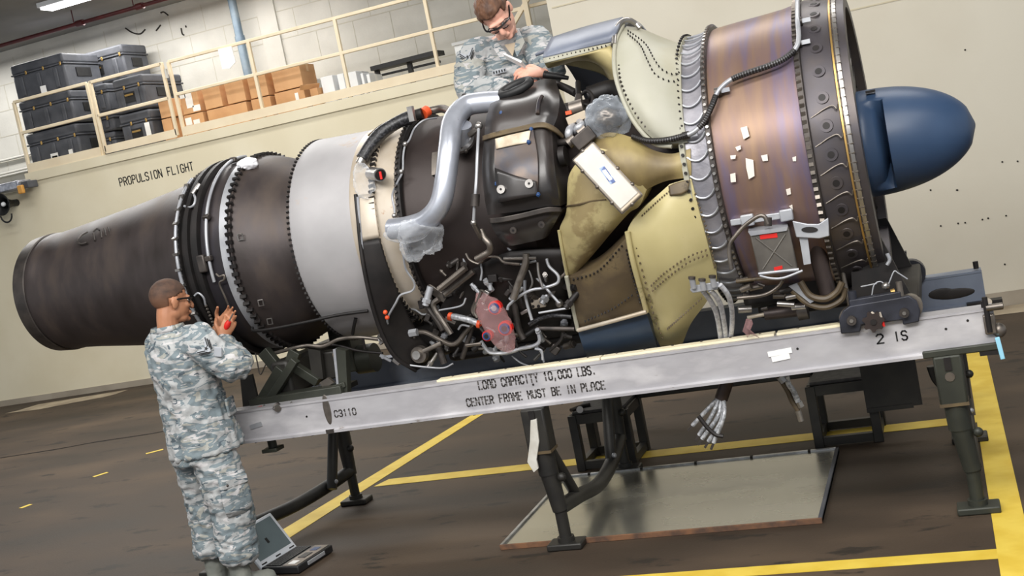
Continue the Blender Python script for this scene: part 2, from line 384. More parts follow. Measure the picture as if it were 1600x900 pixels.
carton(14.4, (495, 360), (606, 452), DK, 'upper-row carton behind the rail post, fourth from the left')
carton(14.4, (608, 330), (770, 422), DK, 'large upper-row carton at the right end')
carton(14.4, (790, 418), (838, 450), .3, 'small open carton on the floor by the white boxes', flap=True, tape=False)
WG = 'white boxes on the mezzanine'
carton(15.0, (775, 380), (836, 430), .4, 'white box farthest left, behind the small open carton', 'white_box', WG, 'white_box', 'box')
carton(14.5, (840, 365), (918, 440), .4, 'white box with a dark printed square, left of the post', 'white_box', WG, 'white_box', 'box')
carton(14.5, (918, 350), (968, 425), .4, 'white box partly behind the rail post', 'white_box', WG, 'white_box', 'box')
carton(14.5, (968, 342), (1026, 410), .4, 'white box just right of the rail post', 'white_box', WG, 'white_box', 'box')
carton(14.5, (1028, 345), (1056, 402), .4, 'narrow white box second from the right', 'white_box', WG, 'white_box', 'box')
carton(14.5, (1056, 350), (1084, 396), .4, 'narrow white box at the right end', 'white_box', WG, 'white_box', 'box')
# black bar bench beyond, white bin behind the person
a, b = at(586, 108, 15.2), at(688, 82, 15.2)
t = thing('black_bench', 'black bar frame on the mezzanine right of the white boxes', 'rack', ((a.x+b.x)/2, 15.2, 3.27))
MB().bar(a, b, .3, .06).build('top_bar', 'black_rubber', t)
a2, b2 = at(590, 119, 15.2), at(688, 96, 15.2); MB().bar(a2, b2, .03, .03).build('lower_bar', 'black_rubber', t)
for x in (587, 640): p = at(x, 100, 15.2); MB().bb(p.x-.03, p.x+.03, 15.17, 15.23, 3.27, at(x, 108-(x-586)*.25, 15.2).z).build('leg', 'black_rubber', t)
x0, x1, z0, z1 = rect(14.6, 709, 72, 760, 110)
t = thing('white_bin', 'white box behind the guard rail at the shoulder of the person on top', 'box', ((x0+x1)/2, 14.8, 3.27))
MB().bb(x0, x1, 14.6, 15.0, 3.27, z1).build('body', 'white_box', t, bevel=.01); MB().bb(x0-.02, x1+.02, 14.58, 15.02, z1, z1+.04).build('lid', 'white_box', t, bevel=.005)
# ------------------------------------------------------------------ horn speaker and clamp light at far left
p = at(7, 319, YL-.25)
t = thing('horn_speaker', 'round black horn loudspeaker on the wall at far left', 'speaker', p)
q = MB()
rows = []
for i in range(21):
    an = 2*math.pi*i/20; rows.append([p+Vector((rr*math.cos(an), yy, rr*math.sin(an))) for rr, yy in ((.05, .12), (.07, .03), (.11, -.04), (.155, -.08), (.16, -.075))])
q.grid(rows).build('horn', 'black_rubber', t, solid=.006)
MB().ball(p+Vector((0, -.02, 0)), .035).build('driver', 'white_box', t); MB().cyl(p+Vector((0, .1, 0)), p+Vector((0, .25, 0)), .05).build('mount', 'black_rubber', t)
MB().tube([p+Vector((.1*math.cos(a), -.02, -.15+.11*math.sin(a))) for a in [math.radians(d) for d in range(180, 361, 20)]], .012, smooth=2).build('bracket', 'black_rubber', t)
a, b = at(-10, 300, YL-.15), at(40, 287, YL-.15)
M('foil', (190, 192, 200), (140, 142, 152), rough=.3, metal=.6, scale=14, bump=.5, bscale=30)
t = thing('wall_shelf', 'silver wrapped beam end with an orange cap on the left wall', 'beam', (a.x, YL-.15, a.z))
MB().bb(a.x-.6, b.x, YL-.3, YL, b.z-.06, b.z+.06).build('beam', 'foil', t, bevel=.02)
p = at(33, 296, YL-.33); M('orange_cap', (206, 150, 70), rough=.6); MB().box(p, (.09, .06, .12)).build('cap', 'orange_cap', t, bevel=.015)
p = at(46, 288, YL-.2); MB().box(p, (.13, .2, .1)).build('end_bracket', 'case_grey', t, bevel=.01)
# ------------------------------------------------------------------ floor markings
def strip(name, label, pts): return tag(MB().prism([Vector((x, y, .001)) for x, y in pts], (0, 0, .002)).build(name, 'yellow_line', smooth=0, loc=(pts[0][0], pts[0][1], 0)), label, 'floor marking')
D0, D1 = -.016, .12
strip('yellow_floor_line', 'wide yellow floor line running away from the camera at the right', [(D0, 1), (D1, 1), (D1, 9.6), (D0, 9.6)])
ya = atz(1012, 716.5).y; yb = atz(1012, 707).y
strip('yellow_floor_line', 'thin yellow floor line passing under the stand behind the metal tray', [(atz(585, 760).x, ya+.02), (D0, ya+.02), (D0, yb+.03), (atz(600, 755).x, yb+.03)])
c0, c1 = atz(1400, 870).y, atz(1400, 884.5).y
strip('yellow_floor_line', 'yellow floor line nearest the camera at the bottom right', [(-1.9, c0), (D0, c0), (D0, c1), (-1.9, c1)])
b = [atz(343, 893), atz(437, 831), atz(735, 650), atz(757, 646), atz(452, 841), atz(360, 900)]
strip('yellow_floor_line', 'diagonal yellow floor line under the left frame of the stand', [(p.x, p.y) for p in b])
cr = [atz(x, y, .0) for x, y in ((0, 716), (90, 702), (150, 691), (230, 679), (262, 673))]
tag(MB().tube(cr, .008, n=6, smooth=3).build('floor_joint', 'hole_dark', loc=cr[0]), 'dark crack line in the floor at far left', 'floor joint')
for i, (x0, y0, x1, y1, l) in enumerate([(228, 709, 255, 702, 'right'), (146, 745, 168, 738, 'middle'), (32, 794, 48, 788, 'left')]):
    a, b = atz(x0, y0, .002), atz(x1, y1, .002); tag(MB().bar(a, b, .05, .002).build('yellow_paint_fleck', 'yellow_line', loc=a), l+'most worn yellow paint mark on the floor at far left' if l != 'middle' else 'middle worn yellow paint mark on the floor at far left', 'floor marking')
# ------------------------------------------------------------------ drip tray
M('tray_steel', (172, 170, 160), (188, 186, 174), rough=.2, rough2=.32, metal=.85, scale=2.2, detail=6, lo=.3, hi=.7, stretch=(1, 2, 1), spot=(160, 158, 150), spot_amt=.66, spot_scale=2)
M('tray_edge', (190, 192, 196), (150, 150, 150), rough=.35, metal=.8, scale=10); M('rust', (120, 84, 58), (80, 60, 48), rough=.8, scale=14)
n0, n1, f1, f0 = atz(783, 856), atz(1280, 822), atz(1315, 710), atz(890, 744)
x0, x1, y0, y1 = (n0.x+f0.x)/2-.0, (n1.x+f1.x)/2, (n0.y+n1.y)/2, (f0.y+f1.y)/2
t = thing('drip_tray', 'flat square steel drip tray lying on the floor below the engine', 'tray', ((x0+x1)/2, (y0+y1)/2, 0))
MB().bb(x0, x1, y0, y1, .004, .02).build('pan', 'tray_steel', t)
for (a, b, c, d, mt) in ((x0, x1, y1-.025, y1, 'tray_edge'), (x0, x0+.02, y0, y1, 'tray_edge'), (x1-.02, x1, y0, y1, 'case_grey'), (x0, x1, y0-.006, y0+.004, 'rust')):
    MB().bb(a, b, c, d, .0, .03).build('rim', mt, t, bevel=.003)
for i in range(5): x = x0+(x1-x0)*(i+.5)/5; MB().bb(x-.008, x+.008, y1-.027, y1+.001, .002, .032).build('rim_joint', 'hole_dark', t)
# ------------------------------------------------------------------ the jet engine
M('hot_brown', (56, 50, 48), (82, 72, 66), (66, 59, 58), rough=.42, rough2=.55, metal=.45, scale=3, detail=7, lo=.3, hi=.7, stretch=(2.2, 1, 1), bump=.03, bscale=30)
M('hot_dark', (50, 46, 45), (76, 68, 65), (56, 53, 58), rough=.38, rough2=.52, metal=.5, scale=2.5, detail=6, lo=.3, hi=.7, stretch=(3, .8, .8))
M('case_dark', (50, 42, 40), (72, 60, 56), (57, 49, 47), rough=.45, metal=.4, scale=3.5, detail=7, lo=.3, hi=.7, bump=.05, bscale=12)
M('core_black', (26, 24, 24), (38, 34, 33), rough=.55, metal=.3, scale=8)
M('alu_grey', (156, 154, 155), (176, 173, 174), (165, 163, 164), rough=.55, metal=.2, scale=3, detail=7, lo=.3, hi=.7, spot=(176, 152, 126), spot_amt=.66, spot_scale=2.4)
M('alu_tan', (180, 166, 146), (198, 188, 174), rough=.45, metal=.3, scale=4, detail=6, spot=(164, 120, 80), spot_amt=.62, spot_scale=4)
M('steel', (150, 146, 142), (178, 174, 170), rough=.3, metal=.85, scale=12)
M('steel_dull', (104, 98, 92), (132, 124, 116), rough=.4, metal=.75, scale=10)
M('steel_dark', (66, 62, 60), (86, 80, 76), rough=.45, metal=.6, scale=10)
M('silver_duct', (164, 168, 178), (186, 190, 200), rough=.34, metal=.55, scale=7, detail=6, stretch=(1, 1, 1), spot=(140, 142, 150), spot_amt=.66, spot_scale=14)
M('duct_cream', (158, 154, 134), (168, 166, 152), (162, 160, 144), rough=.5, scale=3, detail=5, spot=(170, 160, 112), spot_amt=.64, spot_scale=3)
M('duct_olive', (182, 168, 120), (200, 186, 138), (170, 156, 112), rough=.48, metal=.15, scale=4, detail=8, lo=.3, hi=.7, spot=(146, 130, 92), spot_amt=.55, spot_scale=2.2, bump=.04, bscale=20)
M('duct_green', (178, 166, 118), (196, 184, 140), (186, 174, 126), rough=.45, scale=3, detail=6, lo=.3, hi=.7, spot=(112, 102, 68), spot_amt=.61, spot_scale=3)
M('duct_brown', (92, 78, 56), (116, 100, 70), (80, 68, 52), rough=.5, scale=4, detail=7, lo=.3, hi=.7, spot=(54, 46, 38), spot_amt=.6, spot_scale=4)
M('duct_neck', (150, 134, 88), (98, 84, 58), (124, 108, 72), rough=.48, metal=.1, scale=2.6, detail=7, lo=.35, hi=.62, stretch=(1.6, 1, 1))
M('cowl_blue', (104, 110, 124), (122, 128, 142), rough=.4, scale=3)
M('navy', (34, 48, 66), (42, 58, 78), rough=.45, scale=4)
M('band_grey', (124, 124, 132), (158, 156, 162), (138, 136, 142), rough=.42, metal=.4, scale=9, detail=6, lo=.3, hi=.7, bump=.25, bscale=14)
M('tank_black', (42, 40, 40), (58, 52, 50), rough=.28, rough2=.42, scale=4, detail=6, spot=(76, 66, 58), spot_amt=.66, spot_scale=3, coat=.2)
M('tank_panel', (74, 60, 50), (104, 86, 70), (58, 56, 62), rough=.32, metal=.3, scale=5, detail=7, lo=.3, hi=.7)
M('tan_label', (212, 200, 178), (140, 116, 88), rough=.5, scale=9, detail=5, lo=.45, hi=.75)
M('inlet_dark', (70, 64, 62), (92, 84, 80), (76, 72, 76), rough=.42, metal=.45, scale=4, detail=7, lo=.3, hi=.7)
M('spinner_blue', (48, 69, 98), (55, 77, 107), rough=.42, scale=3)
M('red_paint', (206, 36, 30), rough=.45); M('orange_red', (224, 84, 40), rough=.5); M('blue_paint', (34, 66, 112), rough=.4)
M('tape_white', (222, 214, 204), rough=.7); M('label_blue', (60, 84, 140), (150, 170, 205), rough=.4, scale=30, lo=.45, hi=.55)
M('hose_white', (206, 207, 212), (176, 178, 186), rough=.5, metal=.2, scale=50, lo=.45, hi=.6)
M('hose_braid', (150, 152, 156), (196, 198, 202), rough=.5, metal=.4, scale=60, lo=.45, hi=.55)
M('hose_black', (26, 26, 28), (64, 64, 68), rough=.4, scale=90, lo=.5, hi=.62)
M('box_grey', (92, 88, 84), (110, 106, 100), rough=.45, metal=.4, scale=6)
M('lite_grey', (158, 160, 166), (178, 180, 184), rough=.4, metal=.4, scale=8)
# heat-tinted fan case: straw, bronze, violet and blue oxide bands around the drum
mt = M('drum', (134, 116, 98), (150, 130, 110), (118, 104, 96), rough=.4, metal=.4, scale=2.2, detail=6, lo=.28, hi=.72, stretch=(2.5, .7, .7)); nt = mt.node_tree; N = nt.nodes; L = nt.links
bs = N['Principled BSDF']; src = bs.inputs['Base Color'].links[0].from_socket
tc = N.new('ShaderNodeTexCoord'); mp = N.new('ShaderNodeMapping'); mp.inputs['Scale'].default_value = (9, .8, 1.2); L.new(tc.outputs['Object'], mp.inputs[0])
nz = N.new('ShaderNodeTexNoise'); nz.inputs['Scale'].default_value = 1; nz.inputs['Detail'].default_value = 5; L.new(mp.outputs[0], nz.inputs['Vector'])
rp = N.new('ShaderNodeValToRGB'); e = rp.color_ramp.elements; e[0].position = .30; e[0].color = srgb((150, 116, 84)); e[1].position = .72; e[1].color = srgb((112, 96, 96))
for pos, c in ((.42, (130, 98, 80)), (.5, (116, 88, 96)), (.57, (92, 84, 128)), (.63, (120, 92, 92))): q = e.new(pos); q.color = srgb(c)
L.new(nz.outputs['Fac'], rp.inputs[0]); mx = N.new('ShaderNodeMix'); mx.data_type = 'RGBA'; mx.inputs[0].default_value = .55
L.new(src, mx.inputs[6]); L.new(rp.outputs[0], mx.inputs[7]); L.new(mx.outputs[2], bs.inputs['Base Color'])

def film(name, col, a0, a1):
    mt = M(name, col, rough=.12); nt = mt.node_tree; b = nt.nodes['Principled BSDF']
    lw = nt.nodes.new('ShaderNodeLayerWeight'); lw.inputs[0].default_value = .35
    mr = nt.nodes.new('ShaderNodeMapRange'); mr.inputs[3].default_value = a0; mr.inputs[4].default_value = a1
    nt.links.new(lw.outputs['Facing'], mr.inputs[0]); nt.links.new(mr.outputs[0], b.inputs['Alpha']); return mt
film('clear_film', (232, 236, 242), .07, .62); film('pink_film', (206, 160, 160), .2, .62); film('smoke_film', (206, 214, 224), .10, .7)

eng = thing('jet_engine', 'large brown and grey turbofan engine lying on the steel rail stand', 'jet engine', (-2.4, AY, .95))
def lat(name, prof, mat, smooth=35, **k): return MB().lathe(prof, **k).build(name, mat, eng, smooth=smooth)
def bolts(X, r, n, size, mat='steel_dark', a0=-120, a1=120, shape='cyl', ln=.02, parent=None, name='bolt_ring'):
    q = MB()
    for i in range(n):
        t = math.radians(a0+(a1-a0)*(i+.5)/n); d = Vector((0, -math.cos(t), math.sin(t))); c = Vector((X, AY, AZ))+d*r
        if shape == 'cyl': q.cyl(c-Vector((ln/2, 0, 0)), c+Vector((ln/2, 0, 0)), size, n=6)
        elif shape == 'rad': q.cyl(c, c+d*ln, size, n=6)
        else: q.box(c, (ln, size*1.6, size*2.2), Matrix.Rotation(t, 3, 'X'))
    return tag(q.build(name, mat, parent or eng, smooth=0), kind='stuff')
# --- tail pipe
lat('tail_pipe', [(-5.40, .335), (-5.42, .352), (-5.40, .366), (-5.32, .372), (-5.29, .378), (-5.27, .372), (-5.1, .388), (-4.9, .412), (-4.6, .446), (-4.3, .488), (-4.1, .522), (-4.06, .535), (-4.06, .50), (-4.6, .42), (-5.2, .36), (-5.40, .335)], 'hot_brown', n=128)
lat('tail_lip', [(-5.425, .345), (-5.43, .357), (-5.415, .374), (-5.33, .381), (-5.325, .374)], 'steel_dark')
lat('tail_cone', [(-5.0, .0), (-4.9, .08), (-4.5, .17), (-4.1, .2)], 'hot_dark')
# chalk scrawl on the tail pipe
q = MB()
for pts in ([(137, 362), (127, 368), (121, 376), (126, 381), (136, 379)], [(146, 365), (148, 376)], [(146, 362), (152, 357), (156, 360)], [(157, 360), (159, 372)], [(163, 357), (166, 369)], [(169, 355), (173, 368)]):
    q.tube([S(x, y, .437+.0) for x, y in pts], .006, n=5)
tag(q.build('chalk_scrawl', 'steel_dark', eng), 'dark scrawled mark')
# --- flanges between the tail pipe and the turbine case
lat('tail_flange', [(-4.07, .50), (-4.07, .560), (-4.035, .564), (-4.03, .545), (-3.99, .548), (-3.985, .592), (-3.955, .597), (-3.95, .575), (-3.925, .575), (-3.92, .598), (-3.89, .6), (-3.885, .572)], 'core_black', smooth=25)
lat('turbine_case', [(-3.89, .568), (-3.80, .572), (-3.74, .572), (-3.735, .558), (-3.70, .558)], 'hot_dark')
lat('case_band', [(-3.755, .574), (-3.755, .579), (-3.705, .579), (-3.705, .57)], 'lite_grey')
lat('exhaust_case', [(-3.70, .568), (-3.69, .585), (-3.68, .585), (-3.675, .57), (-3.62, .557), (-3.55, .532), (-3.48, .495), (-3.42, .462), (-3.38, .45), (-3.30, .45)], 'hot_brown')
bolts(-3.69, .584, 70, .0095, 'core_black', shape='box', ln=.04, a0=-150, a1=160)
bolts(-4.05, .565, 60, .005, 'steel', ln=.02, a0=-90, a1=90)
# bright loop tube round the flange
tb = MB().tube([Vector((-3.83, AY-.592*math.cos(t), AZ+.592*math.sin(t))) for t in [math.radians(a) for a in range(92, -10, -4)]], .0095, smooth=2).build('loop_tube', 'lite_grey', eng)
for a in (78, 28, 5):
    t = math.radians(a); c = Vector((-3.83, AY-.592*math.cos(t), AZ+.592*math.sin(t)))
    MB().box(c, (.04, .03, .03), Matrix.Rotation(t, 3, 'X')).build('clip', 'steel_dark', tb, bevel=.005)
MB().tube(SP((338, 428, .6), (343, 432, .61), (350, 430, .61), (350, 437, .61), (343, 443, .6), (352, 465, .6), (361, 487, .6)), .006).build('drain_tube', 'steel_dull', eng)
# harness of light tubes with clips round the tail flange
hw = MB().tube([Vector((-4.05, AY-.572*math.cos(t), AZ+.572*math.sin(t))) for t in [math.radians(a) for a in range(64, -62, -4)]], .0105, smooth=2).build('harness', 'lite_grey', eng)
for a in range(56, -60, -9):
    t = math.radians(a); c = Vector((-4.05, AY-.575*math.cos(t), AZ+.575*math.sin(t))); MB().box(c, (.03, .03, .014), Matrix.Rotation(t, 3, 'X')).build('clip', 'steel', hw)
MB().tube(SP((302, 302, .585), (305, 310, .60), (303, 320, .6), (296, 324, .59), (288, 322, .58)), .007).build('wire_loop', 'lite_grey', hw)
MB().tube(SP((308, 296, .59), (312, 288, .60), (301, 303, .59)), .012).build('connector', 'steel', hw)
MB().tube(SP((304, 462, .6), (310, 458, .6), (318, 465, .6), (321, 476, .6)), .006).build('wire_loop', 'lite_grey', hw)
for k in range(7): p = S(322+k*2, 478+k*5, .6); MB().ball(p, .009, 7, 5).build('bead', 'steel_dull', hw)
p = S(316, 412, .6); MB().box(p, (.05, .03, .1)).build('bracket', 'steel_dark', eng, bevel=.008)
for x, y in ((372, 371), (404, 474), (418, 503)):
    p = S(x, y, .575); MB().tube([p+Vector(v) for v in ((0, 0, .016), (.03, 0, .016), (.03, 0, -.016), (0, 0, -.016), (0, 0, .016))], .004, n=5, smooth=0).build('lock_tab', 'steel', eng)
# bag of plastic on top of the case
def crumple(name, mat, c, sc, seed, parent=None, label=None, cat='plastic bag', amp=.28, fr=6.0, sub=1):
    q = MB().ball(c, 1, 44, 32, sc); o = q.build(name, mat, parent, smooth=38, loc=c if parent is None else None)
    v0 = o.data.vertices
    rng = random.Random(seed); off = Vector((rng.random()*9, rng.random()*9, rng.random()*9))
    base = Vector(c)-(Vector(c) if parent is None else origin(parent))
    for v in v0:
        d = v.co-base; n = .8*noise.noise(d*fr/max(sc)*.3+off)+.8*(.4-abs(noise.noise(d*fr/max(sc)*.5+off*2)))+.35*(.4-abs(noise.noise(d*fr/max(sc)*1.1+off)))
        v.co = base+d*(1+amp*n)
    if label: tag(o, label, cat)
    return o
M('white_film', (236, 236, 240), rough=.25)
crumple('plastic_wrap', 'white_film', S(387, 257, .585)+Vector((0, 0, .0)), (.06, .05, .035), 3, label='crumpled white plastic stuck on top of the rear flange')
# low drain pipe along the hot section
MB().tube([at(394, 512, 5.86), at(398, 517, 5.84), at(430, 513, 5.82), at(480, 503, 5.82), at(530, 492, 5.84), at(575, 486, 5.86)], .009).build('drain_pipe', 'core_black', eng)
MB().tube([at(425, 553, 6.0), at(455, 545, 5.95), at(480, 540, 5.95), at(505, 541, 5.95), at(530, 530, 5.95), at(560, 527, 5.95), at(592, 530, 5.98)], .011).build('drain_pipe', 'steel_dull', eng)
MB().tube([at(470, 543, 6.0), at(520, 539, 6.0), at(560, 548, 6.0), at(598, 552, 6.0)], .008).build('drain_pipe', 'core_black', eng)
MB().tube([at(556, 497, 5.9), at(553, 510, 5.92), at(551, 522, 5.95)], .01).build('drain_pipe', 'core_black', eng)
MB().tube([at(567, 528, 5.95), at(570, 545, 5.96)], .008).build('drain_pipe', 'core_black', eng)
# --- light grey combustion shroud
lat('grey_shroud', [(-3.34, .45), (-3.315, .52), (-3.30, .585), (-3.285, .592), (-3.2, .588), (-3.0, .582), (-2.9, .582)], 'alu_grey', n=128)
bolts(-3.305, .59, 90, .006, 'core_black', shape='box', ln=.014, a0=-130, a1=140)
lat('shroud_ring', [(-2.93, .582), (-2.92, .586), (-2.80, .588), (-2.795, .60), (-2.775, .602), (-2.77, .585)], 'alu_tan')
bolts(-2.785, .6, 80, .0095, 'core_black', shape='box', ln=.03, a0=-110, a1=140)
lat('tan_ring', [(-2.775, .585), (-2.70, .59), (-2.655, .592), (-2.65, .605), (-2.62, .607), (-2.615, .585)], 'alu_tan')
lat('ring_flange', [(-2.648, .6), (-2.645, .612), (-2.615, .612), (-2.61, .59)], 'core_black')
bolts(-2.635, .612, 80, .0085, 'steel_dark', shape='rad', ln=.012, a0=-110, a1=140)
# --- compressor case
lat('compressor_case', [(-2.63, .575), (-2.5, .572), (-2.25, .57), (-2.1, .567), (-1.95, .56), (-1.9, .5), (-1.5, .49), (-1.1, .55), (-1.05, .62)], 'case_dark', n=128)
# --- skirt panel and fire seal
def patch(name, rows, mat, n=6, solid=.03, smooth=50, parent=None, skirt=None, edge=None):
    """smooth surface through (px, px, axis distance) control points; every point is placed at its own distance from the engine axis"""
    rr = [[Vector(p) for p in r] for r in rows]
    A = [cat_rom(r, n) if len(r) > 2 else [r[0].lerp(r[1], k/n) for k in range(n+1)] for r in rr]
    cols = [cat_rom([a[j] for a in A], n) if len(A) > 2 else [A[0][j].lerp(A[1][j], k/n) for k in range(n+1)] for j in range(len(A[0]))]
    G = [[S(*cols[j][i]) for j in range(len(cols))] for i in range(len(cols[0]))]
    q = MB().grid(G)
    if skirt:
        ring = [g for g in G[0]]+[r[-1] for r in G[1:]]+list(reversed(G[-1][:-1]))+[r[0] for r in reversed(G[1:-1])]
        def inn(p, k):
            v = Vector((0, p.y-AY, p.z-AZ)); L_ = v.length; return Vector((p.x, AY, AZ))+v*(max(L_-k, .3)/L_)
        lo = [inn(p, skirt) for p in ring]; m_ = len(ring)
        q.add(ring+lo, [(i, (i+1) % m_, m_+(i+1) % m_, m_+i) for i in range(m_)])
    return q.build(name, mat, parent or eng, smooth=smooth, solid=0 if skirt else solid, offset=0)
patch('skirt_panel', [[(557, 306, .602), (570, 304, .604), (584, 303, .602)], [(560, 340, .607), (573, 339, .61), (588, 338, .605)], [(563, 376, .612), (577, 374, .614), (593, 371, .608)]], 'alu_tan', solid=.01)
patch('skirt_panel', [[(563, 378, .612), (578, 376, .614), (593, 373, .608)], [(569, 420, .64), (588, 420, .635), (607, 418, .615)], [(581, 475, .69), (602, 470, .67), (625, 462, .63)], [(597, 522, .76), (618, 515, .72), (642, 500, .66)], [(618, 558, .83), (640, 548, .78), (660, 530, .72)], [(652, 578, .86), (664, 570, .82), (680, 552, .76)]], 'core_black', solid=.012)
MB().tube(SP((556, 304, .61), (560, 345, .615), (563, 378, .62), (569, 420, .648), (581, 475, .70), (597, 522, .77), (618, 558, .84), (650, 579, .87)), .012).build('fire_seal', 'core_black', eng)
MB().tube(SP((559, 308, .612), (561, 340, .616), (565, 378, .62), (566, 400, .63)), .008, n=6).build('seal_strip', 'lite_grey', eng)
# --- fan exhaust ducts
def rivets(rows, n, size=.0065, mat='steel_dark', name='rivet_row', parent=None):
    q = MB()
    for row in rows:
        P = cat_rom([Vector(p) for p in row], 12) if len(row) > 2 else [Vector(row[0]).lerp(Vector(row[1]), k/30) for k in range(31)]
        W3 = [S(*p) for p in P]; L_ = [0]
        for a, b in zip(W3, W3[1:]): L_.append(L_[-1]+(b-a).length)
        k = 0
        for i in range(n):
            s = L_[-1]*(i+.5)/n
            while L_[k+1] < s and k < len(L_)-2: k += 1
            p = W3[k].lerp(W3[k+1], (s-L_[k])/max(L_[k+1]-L_[k], 1e-6))
            d = Vector((0, p.y-AY, p.z-AZ)).normalized(); q.cyl(p-d*.004, p+d*.006, size, size*.6, n=6)
    return tag(q.build(name, mat, parent or eng, smooth=0), kind='stuff')
d1 = patch('upper_fan_duct', [[(974, 40, .835), (1000, 44, .79), (1032, 57, .72), (1067, 70, .668)], [(963, 72, .81), (996, 78, .79), (1030, 84, .745), (1064, 95, .695)], [(963, 115, .785), (996, 120, .79), (1030, 125, .755), (1064, 130, .70)],
    [(978, 160, .76), (1006, 165, .78), (1036, 168, .75), (1066, 170, .70)], [(998, 195, .735), (1020, 199, .75), (1046, 198, .73), (1069, 198, .70)], [(1024, 221, .705), (1040, 224, .712), (1056, 224, .71), (1074, 222, .70)]], 'duct_cream', skirt=.12)
MB().tube(SP((974, 38, .845), (961, 70, .815), (961, 115, .79), (976, 162, .765), (996, 198, .74), (1022, 224, .71), (1050, 229, .71)), .011).build('duct_bead', 'duct_cream', d1)
rivets([[(967, 100, .79), (970, 128, .786), (985, 163, .765), (1005, 194, .745), (1028, 214, .715), (1050, 220, .715)]], 20, parent=d1)
rivets([[(980, 52, .815), (1000, 70, .795), (1012, 95, .785), (1025, 117, .765), (1048, 127, .735), (1063, 124, .705)], [(980, 47, .825), (1008, 68, .79), (1022, 92, .775), (1034, 108, .755), (1052, 116, .73), (1063, 112, .70)]], 20, .0045, 'core_black', parent=d1)
rivets([[(1060, 78, .69), (1059, 130, .708), (1062, 175, .708), (1068, 214, .704)]], 16, .006, 'core_black', parent=d1)
# grey cowl with its rim over the top, reaching to the far side
cw = patch('upper_cowl', [[(862, 61, .845), (915, 44, .855), (974, 29, .865)], [(852, 82, .815), (906, 67, .83), (963, 52, .845)], [(849, 91, .80), (903, 78, .805), (959, 65, .815)]], 'cowl_blue', solid=.02)
MB().lathe([(-1.86, .80), (-1.6, .83), (-1.36, .845)], a0=74, a1=140, n=24).build('cowl_back', 'cowl_blue', cw, solid=.015)
patch('cowl_edge', [[(849, 92, .80), (903, 79, .805), (959, 66, .815)], [(851, 99, .785), (905, 86, .79), (955, 72, .80)]], 'duct_cream', solid=.012, parent=cw)
rivets([[(856, 93, .797), (905, 81, .803), (950, 71, .812)]], 14, .004, 'core_black', parent=cw)
MB().tube(SP((959, 70, .82), (961, 52, .84), (968, 37, .86), (980, 31, .86), (992, 36, .83), (1000, 44, .80)), .014).build('cowl_rim', 'steel', cw)
patch('cowl_inner', [[(851, 98, .785), (905, 86, .79), (955, 72, .80)], [(857, 105, .74), (910, 92, .73), (968, 100, .75)], [(872, 100, .68), (928, 98, .64), (980, 135, .70)], [(900, 104, .60), (945, 118, .56), (988, 155, .66)]], 'duct_olive', solid=.012)
patch('neck_duct', [[(910, 234, .70), (945, 208, .70), (985, 214, .70), (1020, 234, .69), (1050, 240, .68), (1079, 232, .685)], [(912, 250, .74), (950, 235, .755), (985, 240, .75), (1020, 255, .72), (1050, 257, .70), (1079, 247, .69)],
    [(925, 275, .75), (960, 270, .76), (990, 275, .75), (1015, 278, .72), (1045, 271, .70), (1080, 263, .69)], [(950, 300, .74), (975, 302, .74), (998, 312, .70), (1010, 297, .69), (1040, 283, .68), (1080, 277, .685)]], 'duct_neck', skirt=.16)
patch('side_duct', [[(905, 248, .70), (930, 232, .745), (960, 240, .755), (990, 272, .745), (1010, 297, .705)], [(888, 278, .70), (918, 280, .755), (950, 290, .765), (975, 310, .745), (999, 322, .695)], [(885, 330, .70), (913, 330, .755), (938, 335, .755), (960, 340, .735), (984, 332, .68)],
    [(874, 360, .70), (903, 365, .74), (926, 368, .735), (944, 366, .70), (962, 356, .655)], [(880, 398, .69), (900, 400, .71), (915, 398, .69), (926, 393, .66), (936, 387, .63)], [(886, 430, .67), (893, 429, .67), (900, 426, .66), (906, 421, .64), (913, 414, .62)]], 'duct_olive', skirt=.14)
MB().tube(SP((885, 322, .703), (905, 319, .752), (925, 314, .762), (947, 312, .762)), .004, n=6).build('weld_bead', 'duct_brown', eng)
MB().tube(SP((873, 360, .71), (879, 395, .70), (886, 431, .68)), .008, n=6).build('duct_bead', 'duct_green', eng)
d5 = patch('lower_fan_duct', [[(1046, 288, .68), (1062, 283, .69), (1080, 279, .69)], [(1003, 328, .69), (1046, 325, .73), (1093, 332, .70)], [(980, 362, .715), (1040, 365, .76), (1103, 370, .71)], [(988, 405, .735), (1048, 410, .785), (1112, 405, .72)], [(1000, 450, .75), (1056, 450, .80), (1120, 434, .74)],
    [(1012, 490, .78), (1057, 488, .83), (1105, 470, .78)], [(1022, 520, .84), (1052, 515, .86), (1080, 505, .83)], [(1034, 546, .89), (1049, 546, .89), (1065, 541, .88)]], 'duct_green', skirt=.14)
rivets([[(1002, 338, .705), (1045, 300, .70), (1070, 290, .697)], [(988, 356, .71), (1000, 410, .75), (1012, 455, .77), (1024, 500, .82), (1036, 530, .87)], [(1085, 300, .695), (1100, 345, .706), (1111, 385, .717), (1117, 420, .73)]], 18, .0055, 'duct_brown', parent=d5)
rivets([[(1016, 448, .78), (1040, 425, .79), (1075, 402, .775), (1106, 390, .73)], [(1018, 456, .785), (1045, 432, .795), (1078, 409, .78), (1108, 398, .73)], [(1042, 515, .86), (1070, 490, .845), (1098, 465, .79)]], 17, .005, 'duct_brown', parent=d5)
patch('duct_gusset', [[(1045, 291, .70), (1062, 284, .705), (1078, 281, .70)], [(1047, 306, .715), (1064, 304, .72), (1075, 298, .71)]], 'duct_brown', solid=.012, parent=d5)
MB().tube(SP((980, 362, .73), (988, 405, .75), (1000, 450, .765), (1010, 487, .80)), .013).build('duct_rib', 'duct_green', d5)
